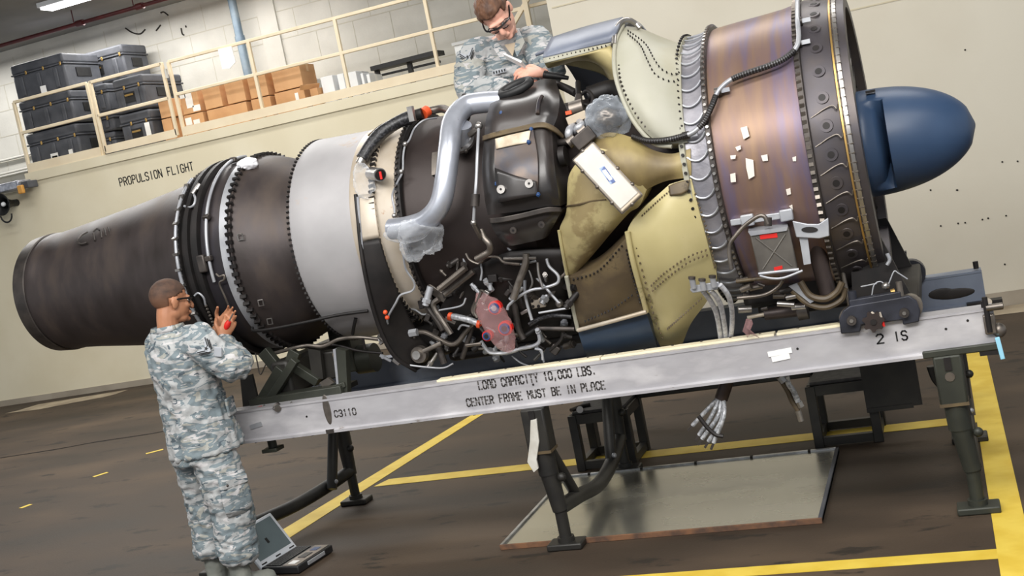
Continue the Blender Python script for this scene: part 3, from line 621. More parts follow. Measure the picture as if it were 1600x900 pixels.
d6 = patch('brown_panel', [[(887, 435, .69), (931, 421, .71), (978, 372, .71)], [(892, 462, .72), (937, 450, .745), (986, 410, .735)], [(897, 490, .765), (946, 478, .785), (998, 452, .755)], [(903, 515, .80), (956, 501, .81), (1009, 487, .80)]], 'duct_brown', skirt=.1)
rivets([[(893, 438, .70), (934, 424, .72), (974, 382, .717)], [(978, 388, .725), (988, 430, .75), (1001, 475, .79)], [(912, 503, .80), (955, 484, .80), (990, 460, .775)]], 15, .0055, 'core_black', parent=d6)
MB().tube(SP((885, 432, .70), (893, 470, .735), (903, 516, .81)), .011).build('panel_edge', 'duct_cream', d6)
MB().tube(SP((903, 516, .815), (956, 502, .825), (1010, 487, .815)), .011).build('panel_edge', 'alu_tan', d6)
patch('navy_panel', [[(903, 518, .805), (956, 504, .815), (1010, 490, .805)], [(911, 543, .875), (965, 533, .88), (1020, 521, .87)], [(919, 565, .91), (974, 559, .92), (1029, 551, .91)]], 'navy', skirt=.1)
# --- crinkled heat-shield band between ducts and fan case
lat('duct_flange', [(-1.12, .60), (-1.115, .695), (-1.09, .70), (-1.085, .68)], 'duct_cream')
bolts(-1.1, .7, 62, .008, 'core_black', shape='rad', ln=.01, a0=-100, a1=115)
bd = lat('shield_band', [(-1.09, .682), (-1.06, .678), (-1.02, .684), (-.985, .69), (-.975, .70)], 'band_grey', n=120)
for k in range(26):
    a = -88+k*7.4
    MB().tube([Vector((X_, AY-r_*math.cos(math.radians(a+da)), AZ+r_*math.sin(math.radians(a+da)))) for X_, r_, da in ((-1.085, .69, 0), (-1.06, .69, -1.6), (-1.03, .692, -2), (-1.0, .696, -.8), (-.98, .702, 1.2))], .0055, n=5, smooth=3).build('lacing_wire', 'lite_grey', bd)
lat('drum_flange', [(-.98, .69), (-.978, .715), (-.955, .718), (-.95, .70)], 'steel_dark')
bolts(-.965, .718, 74, .008, 'steel', shape='rad', ln=.012, a0=-100, a1=115)
# --- fan case drum
dr = lat('fan_case', [(-.955, .70), (-.93, .705), (-.8, .712), (-.7, .716), (-.60, .722), (-.55, .73), (-.53, .735)], 'drum', n=144)
for pts in ([(1157, 200), (1167, 197), (1171, 213), (1162, 218)], [(1149, 230), (1157, 227), (1158, 233), (1152, 236)], [(1141, 243), (1150, 242), (1149, 248), (1142, 249)], [(1165, 247), (1177, 250), (1179, 275), (1170, 280), (1166, 262)], [(1189, 243), (1199, 241), (1200, 251), (1192, 252)], [(1141, 272), (1149, 270), (1150, 284), (1142, 285)], [(1238, 246), (1244, 244), (1244, 252), (1239, 252)], [(1228, 296), (1235, 294), (1236, 303), (1230, 305)], [(1233, 322), (1238, 320), (1239, 328)]):
    q = MB(); P = [S(x, y, .726) for x, y in pts]; q.add(P, [tuple(range(len(P)))]).build('tape_piece', 'tape_white', dr, smooth=0, solid=.004, offset=0)
lat('fan_flange', [(-.54, .73), (-.535, .752), (-.51, .755), (-.505, .74)], 'steel_dark')
bolts(-.525, .753, 70, .0075, 'steel_dull', shape='box', ln=.02, a0=-95, a1=110)
# --- inlet case with round bosses and lacing wire
ic = lat('inlet_case', [(-.51, .738), (-.49, .742), (-.44, .735), (-.40, .728), (-.372, .722), (-.368, .73), (-.355, .73), (-.352, .70), (-.37, .66), (-.5, .62)], 'inlet_dark', n=144)
for k in range(15):
    a = math.radians(-62+k*10.2); d = Vector((0, -math.cos(a), math.sin(a))); c = Vector((-.435, AY, AZ))+d*.733
    b_ = MB().cyl(c, c+d*.005, .031, .029, n=20).build('boss', 'inlet_dark', ic); MB().cyl(c+d*.002, c+d*.0065, .016, n=14).build('boss_hole', 'core_black', b_)
    if 2 <= k <= 8:
        pts = [Vector((X_, AY-.742*math.cos(a+da), AZ+.742*math.sin(a+da))) for X_, da in ((-.495, -.115), (-.47, -.1), (-.43, -.075), (-.395, -.065), (-.378, -.09), (-.37, -.06))]
        MB().tube(pts, .0034, n=5).build('lacing_wire', 'steel_dull', ic)
lat('inlet_lip', [(-.36, .725), (-.352, .735), (-.335, .733), (-.33, .70), (-.345, .66)], 'steel')
bolts(-.345, .730, 90, .005, 'steel_dull', shape='cyl', ln=.026, a0=-150, a1=150)
lat('gold_edge', [(-.37, .726), (-.368, .736), (-.360, .736), (-.358, .726)], 'brass')
lat('front_ring', [(-.345, .66), (-.30, .665), (-.295, .69), (-.30, .72), (-.335, .722)], 'inlet_dark')
lat('inlet_hub', [(-.52, .66), (-.50, .3), (-.40, .285), (-.36, .27)], 'core_black')
for k in range(30):
    a = 2*math.pi*k/30; d = Vector((0, -math.cos(a), math.sin(a))); tn = Vector((0, math.sin(a), math.cos(a))); c = Vector((0, AY, AZ))
    MB().add([c+d*.27+Vector((-.46, 0, 0)), c+d*.27+tn*.01+Vector((-.40, 0, 0)), c+d*.27+tn*.0+Vector((-.34, 0, 0)), c+d*.67+Vector((-.46, 0, 0)), c+d*.67+tn*.01+Vector((-.40, 0, 0)), c+d*.67+Vector((-.34, 0, 0))], [(0, 1, 4, 3), (1, 2, 5, 4)]).build('guide_vane', 'steel', eng, solid=.008, offset=0)
# --- spinner with its scooped air slot
def spinner():
    prof = [(-.44, .262), (-.40, .264), (-.335, .266)]+[(-.333, .258), (-.325, .258), (-.323, .266)]
    xs = [-.32+.012*i for i in range(27)]+[.004+.012*i for i in range(15)]
    def base(x): u = max(0, min(1, (x+.30)/.50)); return .267*math.sqrt(max(0, 1-u**2.15)) if u < 1 else 0
    prof += [(x, base(x)) for x in xs if base(x) > .02]; prof += [(.1985, .012), (.2, .001)]
    n = 160; vs = []; m_ = len(prof)
    for i in range(n):
        a = 2*math.pi*i/n; an = (math.degrees(a)+180) % 360-180
        for x, r in prof:
            w = 0
            if -.302 < x < -.204 and abs(an+4) < 56:
                e_ = min(1, (56-abs(an+4))/6); u = (x+.302)/.098; w = (.035*u/.62 if u < .62 else .035+.13*(u-.62)/.38)*e_
            vs.append((x, AY-(r-w)*math.cos(a), AZ-.02+(r-w)*math.sin(a)))
    fs = [(i*m_+q, i*m_+q+1, ((i+1) % n)*m_+q+1, ((i+1) % n)*m_+q) for i in range(n) for q in range(m_-1)]
    return MB().add(vs, fs).build('spinner', 'spinner_blue', eng, smooth=32)
spn = spinner()
p = S(1360, 143, .262); MB().box(p, (.045, .03, .012)).build('vent_slot', 'core_black', spn)
# ------------------------------------------------------------------ oil tank
def part(name, mb, mat, parent=None, **k): return mb.build(name, mat, parent or eng, **k)
def T(Y, *pts): return [at(p[0], p[1], p[2] if len(p) > 2 else Y) for p in pts]
def plane_pt(x, y, c, n): d = ray(x, y); return O+d*((Vector(c)-O).dot(n)/d.dot(n))
tk = patch('oil_tank', [[(757, 213, .745), (775, 209, .79), (810, 203, .80), (846, 197, .795), (862, 201, .745)], [(753, 260, .76), (772, 258, .81), (805, 254, .82), (848, 249, .815), (866, 254, .77)],
    [(757, 308, .765), (776, 306, .815), (810, 303, .825), (852, 298, .82), (872, 299, .775)], [(762, 336, .745), (778, 334, .785), (812, 330, .795), (854, 323, .79), (875, 322, .75)]], 'tank_black', skirt=.22)
def sub(name, rows, mat, **k): return patch(name, rows, mat, parent=tk, **k)
sub('tank_top', [[(776, 143, .685), (795, 139, .69), (818, 136, .70), (846, 124, .70), (868, 124, .66)], [(766, 163, .735), (785, 160, .765), (815, 156, .775), (850, 147, .775), (874, 150, .73)], [(759, 188, .75), (778, 184, .795), (812, 178, .80), (850, 171, .80), (872, 178, .755)], [(757, 211, .745), (775, 207, .785), (810, 201, .795), (847, 195, .79), (864, 200, .75)]], 'tank_black', skirt=.2)
sub('tank_boot', [[(765, 346, .75), (782, 344, .785), (812, 338, .795), (853, 329, .79), (877, 328, .745)], [(774, 365, .735), (790, 363, .765), (815, 357, .775), (852, 347, .77), (869, 345, .73)], [(788, 384, .66), (798, 384, .68), (815, 381, .69), (846, 374, .685), (856, 369, .66)]], 'tank_black', skirt=.15)
sub('strap', [[(755, 213, .76), (775, 207, .80), (810, 199, .81), (846, 192, .805), (866, 199, .76), (882, 214, .70)], [(755, 220, .76), (775, 214, .805), (810, 206, .815), (846, 199, .81), (866, 206, .765), (880, 217, .70)]], 'duct_brown', solid=.012)
sub('strap', [[(765, 341, .765), (785, 339, .80), (815, 333, .805), (853, 324, .80), (876, 324, .755)], [(766, 349, .765), (786, 347, .80), (816, 341, .805), (854, 332, .80), (877, 331, .755)]], 'steel_dark', solid=.012)
pn = sub('embossed_panel', [[(773, 217, .82), (802, 210, .83), (833, 203, .825)], [(773, 262, .835), (802, 257, .845), (840, 250, .84)], [(779, 317, .84), (808, 311, .85), (840, 305, .842)]], 'tank_panel', skirt=.035)
patch('tan_plate', [[(774, 217, .829), (801, 210, .838), (829, 204, .832)], [(775, 233, .832), (802, 227, .841), (826, 223, .835)]], 'tan_label', parent=pn, solid=.004)
patch('lower_panel', [[(773, 262, .843), (805, 274, .855), (838, 283, .852)], [(779, 317, .848), (808, 311, .858), (840, 305, .85)]], 'tank_black', parent=pn, solid=.006)
for x, y, r in ((784, 296, .865), (828, 287, .865), (803, 359, .79), (847, 350, .79)):
    c = S(x, y, r-.012); d = Vector((0, c.y-AY, c.z-AZ)).normalized(); s_ = MB().cyl(c, c+d*.014, .021 if y < 320 else .017, n=18).build('screw_cap', 'steel' if y < 320 else 'steel_dark', tk); MB().cyl(c+d*.012, c+d*.016, .006, n=8).build('screw_socket', 'core_black', s_)
for x, y, r in ((830, 202, .835), (826, 222, .85), (776, 287, .84), (783, 177, .80), (841, 304, .86)): crumple('blue_mark', 'blue_paint', S(x, y, r-.012), (.009, .009, .011), x, tk)
c = S(808, 143, .72)+Vector((0, -.01, .0)); q = MB(); up = Vector((0, -.45, .9)).normalized(); sx = Vector((1, 0, .18)).normalized(); sy = up.cross(sx)
q.tube([c+sx*(.085*math.cos(a))+sy*(.05*math.sin(a))+up*.02 for a in [2*math.pi*i/24 for i in range(25)]], .022, smooth=0, caps=False); fl = q.build('filler_ring', 'black_rubber', tk)
q = MB(); q.add([c+sx*(.07*math.cos(a))+sy*(.04*math.sin(a))+up*.012 for a in [2*math.pi*i/24 for i in range(24)]], [tuple(range(24))]).build('filler_cap', 'lite_grey', fl, solid=.006)
part('tank_rib', MB().tube(SP((847, 150, .80), (842, 160, .805), (840, 178, .812)), .010), 'tank_panel', tk)
part('tank_side_hole', MB().cyl(S(876, 245, .70), S(876, 245, .70)+Vector((.03, 0, 0)), .05, n=18), 'core_black', tk)
# control rod to the left of the tank
rd = part('control_rod', MB().tube(SP((748, 198, .74), (746, 240, .77), (744, 285, .78), (742, 312, .78), (740, 347, .76)), .008, n=8), 'lite_grey')
for x, y, r, s in ((748, 197, .74, .022), (740, 348, .76, .017)): MB().ball(S(x, y, r), s).build('rod_end', 'steel', rd)
MB().cyl(S(743, 303, .78), S(742, 322, .78), .022).build('clamp', 'steel_dark', rd)
part('lever', MB().bar(S(741, 350, .75), S(752, 372, .70), .02, .03), 'steel_dull', bevel=.005)
part('elbow_fitting', MB().tube(SP((752, 360, .68), (757, 372, .70), (765, 382, .71), (765, 392, .70), (757, 398, .70), (744, 405, .70)), .017), 'steel_dull')
part('actuator_arm', MB().tube(SP((725, 150, .70), (742, 158, .70), (756, 158, .70)), .016), 'core_black')
part('bleed_flange', MB().lathe([(-2.42, .58), (-2.42, .63), (-2.38, .63), (-2.38, .58)], n=12, a0=24, a1=36), 'steel_dull')
fl = S(722, 222, .63); part('bleed_stub', MB().cyl(fl, S(722, 195, .72), .05), 'silver_duct'); b_ = part('bleed_ring', MB().cyl(fl, fl+Vector((0, -.012, .01)), .075, n=20), 'steel')
part('lever', MB().bar(S(733, 212, .70), S(747, 200, .74), .02, .03), 'steel_dull', bevel=.006)
for k in range(3): part('vane_link', MB().ball(S(718+k*5, 230+k*3, .64), .012), 'steel_dark')
# --- silver bleed duct
part('bleed_duct', MB().tube(SP((785, 158, .70), (755, 160, .715), (728, 166, .73), (708, 190, .75), (702, 230, .76), (697, 275, .765), (688, 318, .765), (668, 343, .755), (640, 354, .735), (612, 358, .71)), .055, n=22), 'silver_duct')
crumple('plastic_bag', 'clear_film', S(655, 370, .74), (.11, .10, .10), 11, label='clear plastic bag tied over the open end of the silver duct', amp=.4)
crumple('plastic_bag', 'clear_film', S(638, 362, .75), (.13, .06, .055), 12, label='tight clear plastic film wrapped round the silver duct end', amp=.18)
# --- braided hose at the top with its clamp
hz = part('flex_hose', MB().tube(SP((566, 248, .635), (577, 230, .645), (596, 208, .655), (622, 191, .665), (640, 184, .66)), .036, n=16, rad=lambda t: .036+.002*math.sin(t*140)), 'hose_black')
MB().tube(SP((636, 186, .66), (650, 180, .66), (660, 177, .66)), .031).build('cuff', 'core_black', hz)
MB().cyl(S(661, 178, .65), S(668, 173, .65), .031).build('clamp_band', 'orange_red', hz)
MB().tube(SP((664, 175, .645), (678, 172, .64), (692, 170, .64), (708, 176, .64), (730, 184, .64)), .022).build('metal_tail', 'steel_dull', hz)
MB().box(S(643, 178, .70), (.03, .03, .08)).build('buckle', 'steel', hz); MB().cyl(S(562, 256, .63), S(567, 246, .635), .024).build('nipple', 'steel', hz)
cp = part('end_cap', MB().cyl(S(580, 271, .63), S(594, 273, .69), .035, n=20), 'steel'); MB().cyl(S(593, 273, .688), S(595, 273, .694), .029, n=20).build('cap_face', 'core_black', cp); MB().box(S(595, 274, .70), (.012, .006, .04)).build('cap_label', 'red_paint', cp)
crumple('plastic_bag', 'clear_film', S(568, 283, .66), (.055, .04, .085), 21, label='clear plastic film hanging round the capped fitting on the grey shroud', amp=.35)
w1 = part('ignition_wire', MB().tube(SP((682, 184, .60), (662, 188, .63), (648, 200, .62), (640, 218, .615), (633, 228, .62), (630, 245, .62), (629, 268, .625), (621, 285, .615), (613, 305, .60), (616, 325, .60), (617, 338, .60)), .0055, n=6), 'lite_grey')
for x, y in ((633, 225), (627, 268), (616, 337)): MB().ball(S(x, y, .63), .014, 8, 6).build('clip', 'steel', w1)
part('ignition_wire', MB().tube(SP((630, 398, .605), (634, 420, .615), (645, 437, .63), (648, 447, .64), (643, 455, .65), (626, 461, .66), (618, 474, .68), (606, 496, .71), (606, 508, .72)), .006, n=6), 'lite_grey')
part('thin_line', MB().tube(SP((575, 212, .61), (595, 196, .63), (612, 190, .64), (622, 187, .65)), .005, n=6), 'duct_brown')
# ------------------------------------------------------------------ accessory gearbox and its plumbing
gx = part('gearbox', MB().bb(-2.92, -1.72, 6.02, 6.75, 1.03, 1.42), 'core_black', bevel=.08)
patch('gearbox_cover', [[(742, 418, .60), (800, 392, .615), (888, 388, .62)], [(700, 462, .62), (790, 462, .64), (888, 470, .66)], [(672, 510, .68), (785, 515, .71), (893, 520, .73)]], 'core_black', solid=.03)
part('gearbox_sump', MB().bb(-2.7, -1.78, 6.08, 6.6, .985, 1.06), 'core_black', bevel=.03)
q = [('steel_dull', .017, [(728, 418), (686, 452)]), ('steel_dull', .016, [(740, 424), (695, 460)]), ('steel_dark', .015, [(673, 464), (665, 470), (668, 480), (684, 502), (692, 516)]),
 ('steel_dull', .015, [(686, 467), (678, 474), (680, 484), (692, 502), (705, 522)]), ('steel_dull', .014, [(652, 519), (666, 520), (686, 530), (704, 538), (716, 534), (728, 518), (740, 504)]),
 ('steel_dull', .013, [(662, 549), (690, 536)]), ('lite_grey', .005, [(635, 570), (660, 573), (692, 575), (708, 568)]), ('lite_grey', .006, [(617, 486), (644, 483), (660, 491), (669, 490)]), ('lite_grey', .005, [(686, 485), (720, 478), (728, 466)]),
 ('steel_dark', .02, [(684, 540), (690, 556), (694, 568)]), ('steel_dull', .019, [(822, 396), (821, 413), (811, 440), (802, 467)]), ('steel_dark', .018, [(804, 472), (807, 495), (811, 515), (818, 530)]),
 ('lite_grey', .0075, [(787, 380), (818, 413), (844, 440), (873, 473)]), ('lite_grey', .008, [(854, 404), (858, 416), (871, 429), (873, 438), (868, 444), (849, 450), (831, 453), (813, 462), (796, 476), (793, 484)]),
 ('lite_grey', .008, [(820, 438), (821, 464), (831, 500)]), ('steel', .008, [(787, 404), (838, 403)]), ('lite_grey', .006, [(788, 411), (812, 413), (838, 408)]), ('lite_grey', .006, [(749, 382), (729, 393), (724, 402), (727, 413)]),
 ('steel_dull', .007, [(728, 396), (734, 406), (747, 412), (751, 408)]), ('lite_grey', .007, [(751, 408), (764, 401), (785, 408)]), ('steel_dull', .007, [(751, 410), (760, 402), (778, 402), (788, 410), (812, 413)]), ('lite_grey', .006, [(751, 412), (753, 424), (751, 438)]),
 ('steel_dark', .008, [(756, 416), (772, 424), (790, 428)]), ('hose_black', .012, [(827, 507), (844, 498), (864, 493), (893, 495)]), ('steel_dark', .013, [(838, 513), (898, 514)]), ('lite_grey', .006, [(842, 489), (866, 485), (891, 481)]),
 ('lite_grey', .011, [(751, 533), (762, 548), (771, 552), (793, 551), (813, 545), (835, 540), (843, 533), (842, 522)]), ('steel_dull', .009, [(749, 456), (744, 469), (738, 484), (742, 493)]), ('steel_dull', .009, [(752, 455), (747, 470), (741, 486), (746, 496)]), ('steel_dull', .008, [(746, 458), (752, 454), (760, 458)]),
 ('steel_dark', .009, [(740, 504), (752, 514), (764, 530)]), ('core_black', .007, [(803, 528), (812, 548), (823, 558)]), ('lite_grey', .006, [(838, 540), (846, 552), (850, 566)]), ('lite_grey', .007, [(836, 545), (846, 548), (848, 562)]), ('core_black', .01, [(860, 548), (876, 532), (880, 520)]),
 ('steel_dull', .009, [(728, 540), (752, 537)]), ('steel_dull', .008, [(748, 545), (758, 545)]), ('steel_dark', .014, [(738, 508), (732, 530), (722, 560)]), ('lite_grey', .006, [(716, 515), (722, 508), (734, 510)]),
 ('steel', .006, [(826, 420), (832, 440), (828, 452)]), ('steel', .007, [(840, 410), (842, 430), (848, 450)]), ('steel_dull', .008, [(880, 408), (884, 424), (876, 434)]), ('lite_grey', .005, [(800, 556), (812, 566), (826, 572)])]
for i, (mt, r, pts) in enumerate(q):
    z0 = 5.80+.10*((i*7) % 5)/4-(.13 if min(p[1] for p in pts) < 470 else 0)
    part('oil_line', MB().tube(T(z0, *pts), r, n=9), mt)
part('line_clamp', MB().bar(at(667, 447, 5.82), at(698, 469, 5.82), .012, .045), 'steel_dull', bevel=.004)
sq = part('valve_flange', MB().box(at(628, 522, 5.86), (.068, .02, .068), Matrix.Rotation(-.05, 3, 'Y')), 'lite_grey', bevel=.012)
MB().cyl(at(628, 522, 5.84), at(628, 522, 5.87), .02, n=14).build('port', 'core_black', sq)
for dx in (-.024, .024):
    for dz in (-.024, .024): MB().cyl(at(628, 522, 5.844)+Vector((dx, 0, dz)), at(628, 522, 5.86)+Vector((dx, 0, dz)), .006, n=8).build('bolt', 'core_black', sq)
part('valve_body', MB().cyl(at(629, 512, 5.87), at(630, 498, 5.87), .03, n=8), 'steel_dull')
part('hex_nut', MB().cyl(at(640, 521, 5.85), at(652, 519, 5.85), .022, n=6), 'lite_grey')
c = at(657, 553, 5.9); dc = part('drive_cap', MB().cyl(c, c+Vector((0, -.03, 0)), .05, .045, n=20), 'steel_dull'); MB().cyl(c+Vector((0, -.03, 0)), c+Vector((0, -.06, .005)), .024, n=12).build('stud', 'steel', dc)
part('gusset_plate', MB().prism(T(5.9, (622, 537), (650, 540), (648, 566)), (0, .012, 0)), 'steel_dull')
hs = part('braided_hose', MB().tube(T(5.8, (703, 494), (722, 497), (742, 503), (750, 508)), .017), 'hose_braid')
for x, y in ((703, 494), (748, 506)): MB().cyl(at(x-2, y, 5.8), at(x+3, y+1, 5.8), .022).build('end_band', 'orange_red', hs)
for x, y in ((602, 488), (605, 496)): part('wire_tag', MB().ball(S(x, y, .74), .013, 8, 6), 'orange_red')
c = at(841, 473, 5.84); tp = part('tan_bracket', MB().box(c, (.08, .012, .055)), 'alu_tan', bevel=.006)
for dx, dz in ((-.03, .015), (-.03, -.015), (.0, -.018)): MB().cyl(c+Vector((dx, -.008, dz)), c+Vector((dx, .004, dz)), .009, n=10).build('hole', 'core_black', tp)
part('end_fitting', MB().ball(at(874, 474, 5.83), .022), 'steel')
rng = random.Random(5)
for k in range(170):
    x, y = rng.uniform(598, 895), rng.uniform(395, 572)
    if y < 395+(720-x)*.55 or (x > 700 and y > 560): continue
    if x < 660 and y < 470: continue
    c = at(x, y, rng.uniform(5.86, 6.0)-(.13 if y < 470 else 0)); d = Vector((rng.uniform(-1, 1), rng.uniform(-.6, .1), rng.uniform(-1, 1))).normalized(); r = rng.uniform(.005, .02); L_ = rng.uniform(.02, .06)
    mt = rng.choice(['steel_dark', 'steel_dark', 'core_black', 'core_black', 'steel_dull', 'steel', 'lite_grey'])
    if k % 3 == 0: part('fitting', MB().box(c, (L_, .04, r*2.4), Matrix.Rotation(rng.uniform(-1, 1), 3, 'Y')), mt, bevel=.004)
    else:
        f_ = part('fitting', MB().cyl(c-d*L_, c+d*L_, r, n=10), mt); MB().cyl(c+d*L_*.3, c+d*L_*.7, r*1.35, n=6).build('nut', mt, f_)
bg = crumple('plastic_bag', 'pink_film', at(775, 505, 5.72), (.075, .06, .165), 31, label='pinkish plastic bag holding red and blue capped fittings', amp=.2)
bg.rotation_euler = (0, math.radians(-20), 0)
for x, y, r in ((789, 513, .038), (773, 481, .036), (761, 525, .028)):
    c = at(x, y, 5.70); t = part('capped_port', MB().cyl(c, c+Vector((0, .03, 0)), r, n=18), 'red_paint')
    MB().cyl(c+Vector((0, -.012, 0)), c+Vector((0, .01, 0)), r*.72, n=18).build('cap_insert', 'blue_paint', t); MB().cyl(c+Vector((0, -.014, 0)), c+Vector((0, -.011, 0)), r*.42, n=14).build('cap_centre', 'core_black' if y > 500 else 'lite_grey', t)
# ------------------------------------------------------------------ valve cluster right of the tank
part('valve_stem', MB().cyl(S(903, 129, .66), S(904, 152, .70), .014), 'core_black'); part('valve_body', MB().cyl(S(892, 172, .70), S(912, 166, .70), .04, n=16), 'steel_dull'); part('valve_bonnet', MB().cyl(S(904, 165, .70), S(904, 150, .70), .024, .018), 'steel_dark')
part('dark_hose', MB().tube(SP((908, 148, .68), (918, 142, .70), (926, 152, .70), (922, 164, .70), (910, 162, .70)), .009), 'core_black')
part('tag_plate', MB().bar(S(886, 190, .72), S(916, 178, .72), .012, .04), 'alu_tan', bevel=.003); part('orange_band', MB().box(S(889, 176, .72), (.03, .02, .018)), 'orange_red')
part('elbow_fitting', MB().tube(SP((905, 190, .70), (909, 195, .74), (903, 200, .75), (900, 205, .72)), .018), 'lite_grey'); part('elbow_fitting', MB().tube(SP((896, 198, .70), (890, 203, .74), (889, 211, .74), (892, 217, .70)), .02), 'lite_grey')
for x, y in ((893, 221), (909, 205)): part('clamp_ring', MB().cyl(S(x-5, y+4, .73), S(x+6, y-5, .73), .03, n=12), 'steel_dull')
part('dark_block', MB().bar(S(898, 228, .74), S(926, 204, .74), .08, .07), 'steel_dark', bevel=.006); part('dark_pipe', MB().tube(SP((868, 224, .66), (880, 222, .69), (890, 220, .70)), .018), 'steel_dark')
part('dark_pipe', MB().tube(SP((866, 130, .62), (885, 138, .64), (900, 146, .66)), .02), 'core_black')
part('dark_pipe', MB().tube(SP((920, 150, .60), (960, 140, .60), (995, 160, .62)), .05), 'core_black')
crumple('plastic_bag', 'smoke_film', S(949, 184, .72), (.105, .09, .10), 44, label='clear plastic bag over a fitting below the cream duct', amp=.3)
crumple('covered_fitting', 'steel_dull', S(949, 186, .69), (.06, .05, .05), 45, eng)
# --- white ignition box
c0 = S(949, 277, .86); nn = Vector((0, c0.y-AY, c0.z-AZ)).normalized(); nn = (nn+Vector((.25, 0, .1))).normalized()
cr_ = [plane_pt(x, y, c0, nn) for x, y in ((895, 250), (926, 222), (1003, 304), (972, 333))]
bx = part('ignition_box', MB().prism(cr_, -nn*.075), 'alu_tan', bevel=.008); MT['box_white'] = M('box_white', (188, 184, 176), (204, 200, 192), rough=.4, scale=5)
ins = [c0+(p-c0)*.9 for p in cr_]; MB().prism([p+nn*.004 for p in ins], -nn*.01).build('lid', 'box_white', bx, bevel=.004)
for a, b in ((0, 1), (1, 2), (2, 3), (3, 0)):
    MB().tube([cr_[a]-nn*.012, cr_[b]-nn*.012], .006, n=6, smooth=0).build('seam', 'steel_dull', bx)
    for k in ((.2, .5, .8) if a % 2 else (.5,)): MB().ball(cr_[a].lerp(cr_[b], k)-nn*.01, .012, 8, 6).build('lid_screw', 'steel_dull', bx)
lb = [plane_pt(x, y, c0+nn*.006, nn) for x, y in ((936, 263), (944, 259), (962, 284), (954, 288))]; MB().prism(lb, -nn*.004).build('data_label', 'label_blue', bx)
ib = [c0+(p-c0)*1.0 for p in lb]; c1 = sum(ib, Vector())/4; MB().prism([c1+(p-c1)*.62+nn*.001 for p in lb], -nn*.002).build('label_field', 'white_paper', bx)
# --- hose across the drum with black wrapping
path = [(1246, -6, .775), (1246, 30, .775), (1248, 58, .772), (1243, 76, .77), (1225, 92, .765), (1198, 104, .76), (1165, 115, .755), (1140, 126, .75), (1122, 143, .745), (1112, 166, .742), (1100, 190, .738), (1084, 206, .735), (1066, 213, .735), (1040, 219, .74), (1012, 220, .735), (988, 213, .72)]
hc = part('harness_hose', MB().tube(SP(*path), .0115, n=10), 'lite_grey')
fine = cat_rom([S(*p) for p in path], 14)
for i in range(len(fine)-2):
    f_ = i/(len(fine)-1)
    if (.20 < f_ < .45 or .55 < f_ < .70 or f_ > .77) and i % 2 == 0: MB().cyl(fine[i], fine[min(i+2, len(fine)-1)].lerp(fine[i], .14), .0145, n=8).build('wrap_turn', 'core_black', hc)
for x, y, r in ((1248, 34, .76), (1247, 68, .755), (1122, 143, .735), (1072, 212, .72)):
    p = S(x, y, r); MB().box(p+Vector((.02, 0, 0)), (.07, .02, .02)).build('standoff', 'lite_grey', hc); MB().cyl(p-Vector((.016, 0, 0)), p+Vector((.016, 0, 0)), .02, n=10).build('clamp', 'steel_dark', hc)
# ------------------------------------------------------------------ control box under the fan case
c0 = at(1210, 392, 5.55); nn = Vector((.1, -1, -.08)).normalized()
cr_ = [plane_pt(x, y, c0, nn) for x, y in ((1171, 364), (1233, 357), (1247, 423), (1186, 430))]
bx = part('control_box', MB().prism(cr_, -nn*.13), 'box_grey', bevel=.006)
for (x0, y0, x1, y1) in ((1187, 366, 1214, 373), (1209, 417, 1222, 422)):
    P4 = [plane_pt(x, y, c0+nn*.003, nn) for x, y in ((x0, y0+1), (x1, y0-2), (x1+1, y1-2), (x0+1, y1+1))]; MB().prism(P4, -nn*.003).build('red_label', 'red_paint', bx)
for a, b in ((0, 2), (1, 3)):
    m_ = (cr_[a]+cr_[b])/2; MB().tube([m_+(cr_[a]-m_)*.75, m_+(cr_[b]-m_)*.75], .004, n=6, smooth=0).build('cross_crease', 'box_grey', bx)
MB().prism([p+nn*.01 for p in (plane_pt(1169, 362, c0, nn), plane_pt(1231, 354, c0, nn), plane_pt(1229, 360, c0, nn), plane_pt(1173, 368, c0, nn))], -nn*.15).build('top_flange', 'lite_grey', bx)
MB().tube([plane_pt(x, y, c0+nn*.01, nn) for x, y in ((1187, 431), (1205, 435), (1225, 434), (1254, 423))], .006).build('bail', 'lite_grey', bx)
MB().tube([plane_pt(x, y, c0+nn*.004, nn) for x, y in ((1185, 428), (1248, 421))], .007, smooth=0).build('lower_rim', 'lite_grey', bx)
part('mount_bar', MB().bar(at(1142, 348, 5.62), at(1238, 334, 5.62), .03, .03), 'lite_grey', bevel=.004)
for x, y in ((1168, 344), (1229, 336)): part('mount_lug', MB().box(at(x, y, 5.6), (.06, .03, .055)), 'lite_grey', bevel=.006)
pl = part('mount_plate', MB().prism(T(5.56, (1238, 345), (1262, 350), (1279, 350), (1294, 340), (1296, 369), (1280, 373), (1244, 371)), (0, .014, 0)), 'lite_grey', bevel=.004)
ov = [at(1265+13*math.cos(a), 359+4.5*math.sin(a), 5.556) for a in [2*math.pi*k/16 for k in range(16)]]; MB().prism(ov, (0, .006, 0)).build('oval_hole', 'core_black', pl)
part('mount_strap', MB().prism(T(5.58, (1249, 372), (1262, 371), (1267, 412), (1256, 414)), (0, .012, 0)), 'lite_grey')
part('box_lead', MB().tube(T(5.52, (1200, 350), (1195, 339), (1187, 337), (1176, 343), (1162, 354), (1149, 369), (1141, 381), (1140, 400), (1143, 421)), .01), 'steel_dull'); part('lead_plug', MB().cyl(at(1200, 340, 5.53), at(1200, 353, 5.53), .018), 'steel_dark')
part('brown_pipe', MB().tube(T(5.75, (1278, 376), (1280, 404), (1286, 430), (1294, 458)), .04, n=16), 'case_dark')
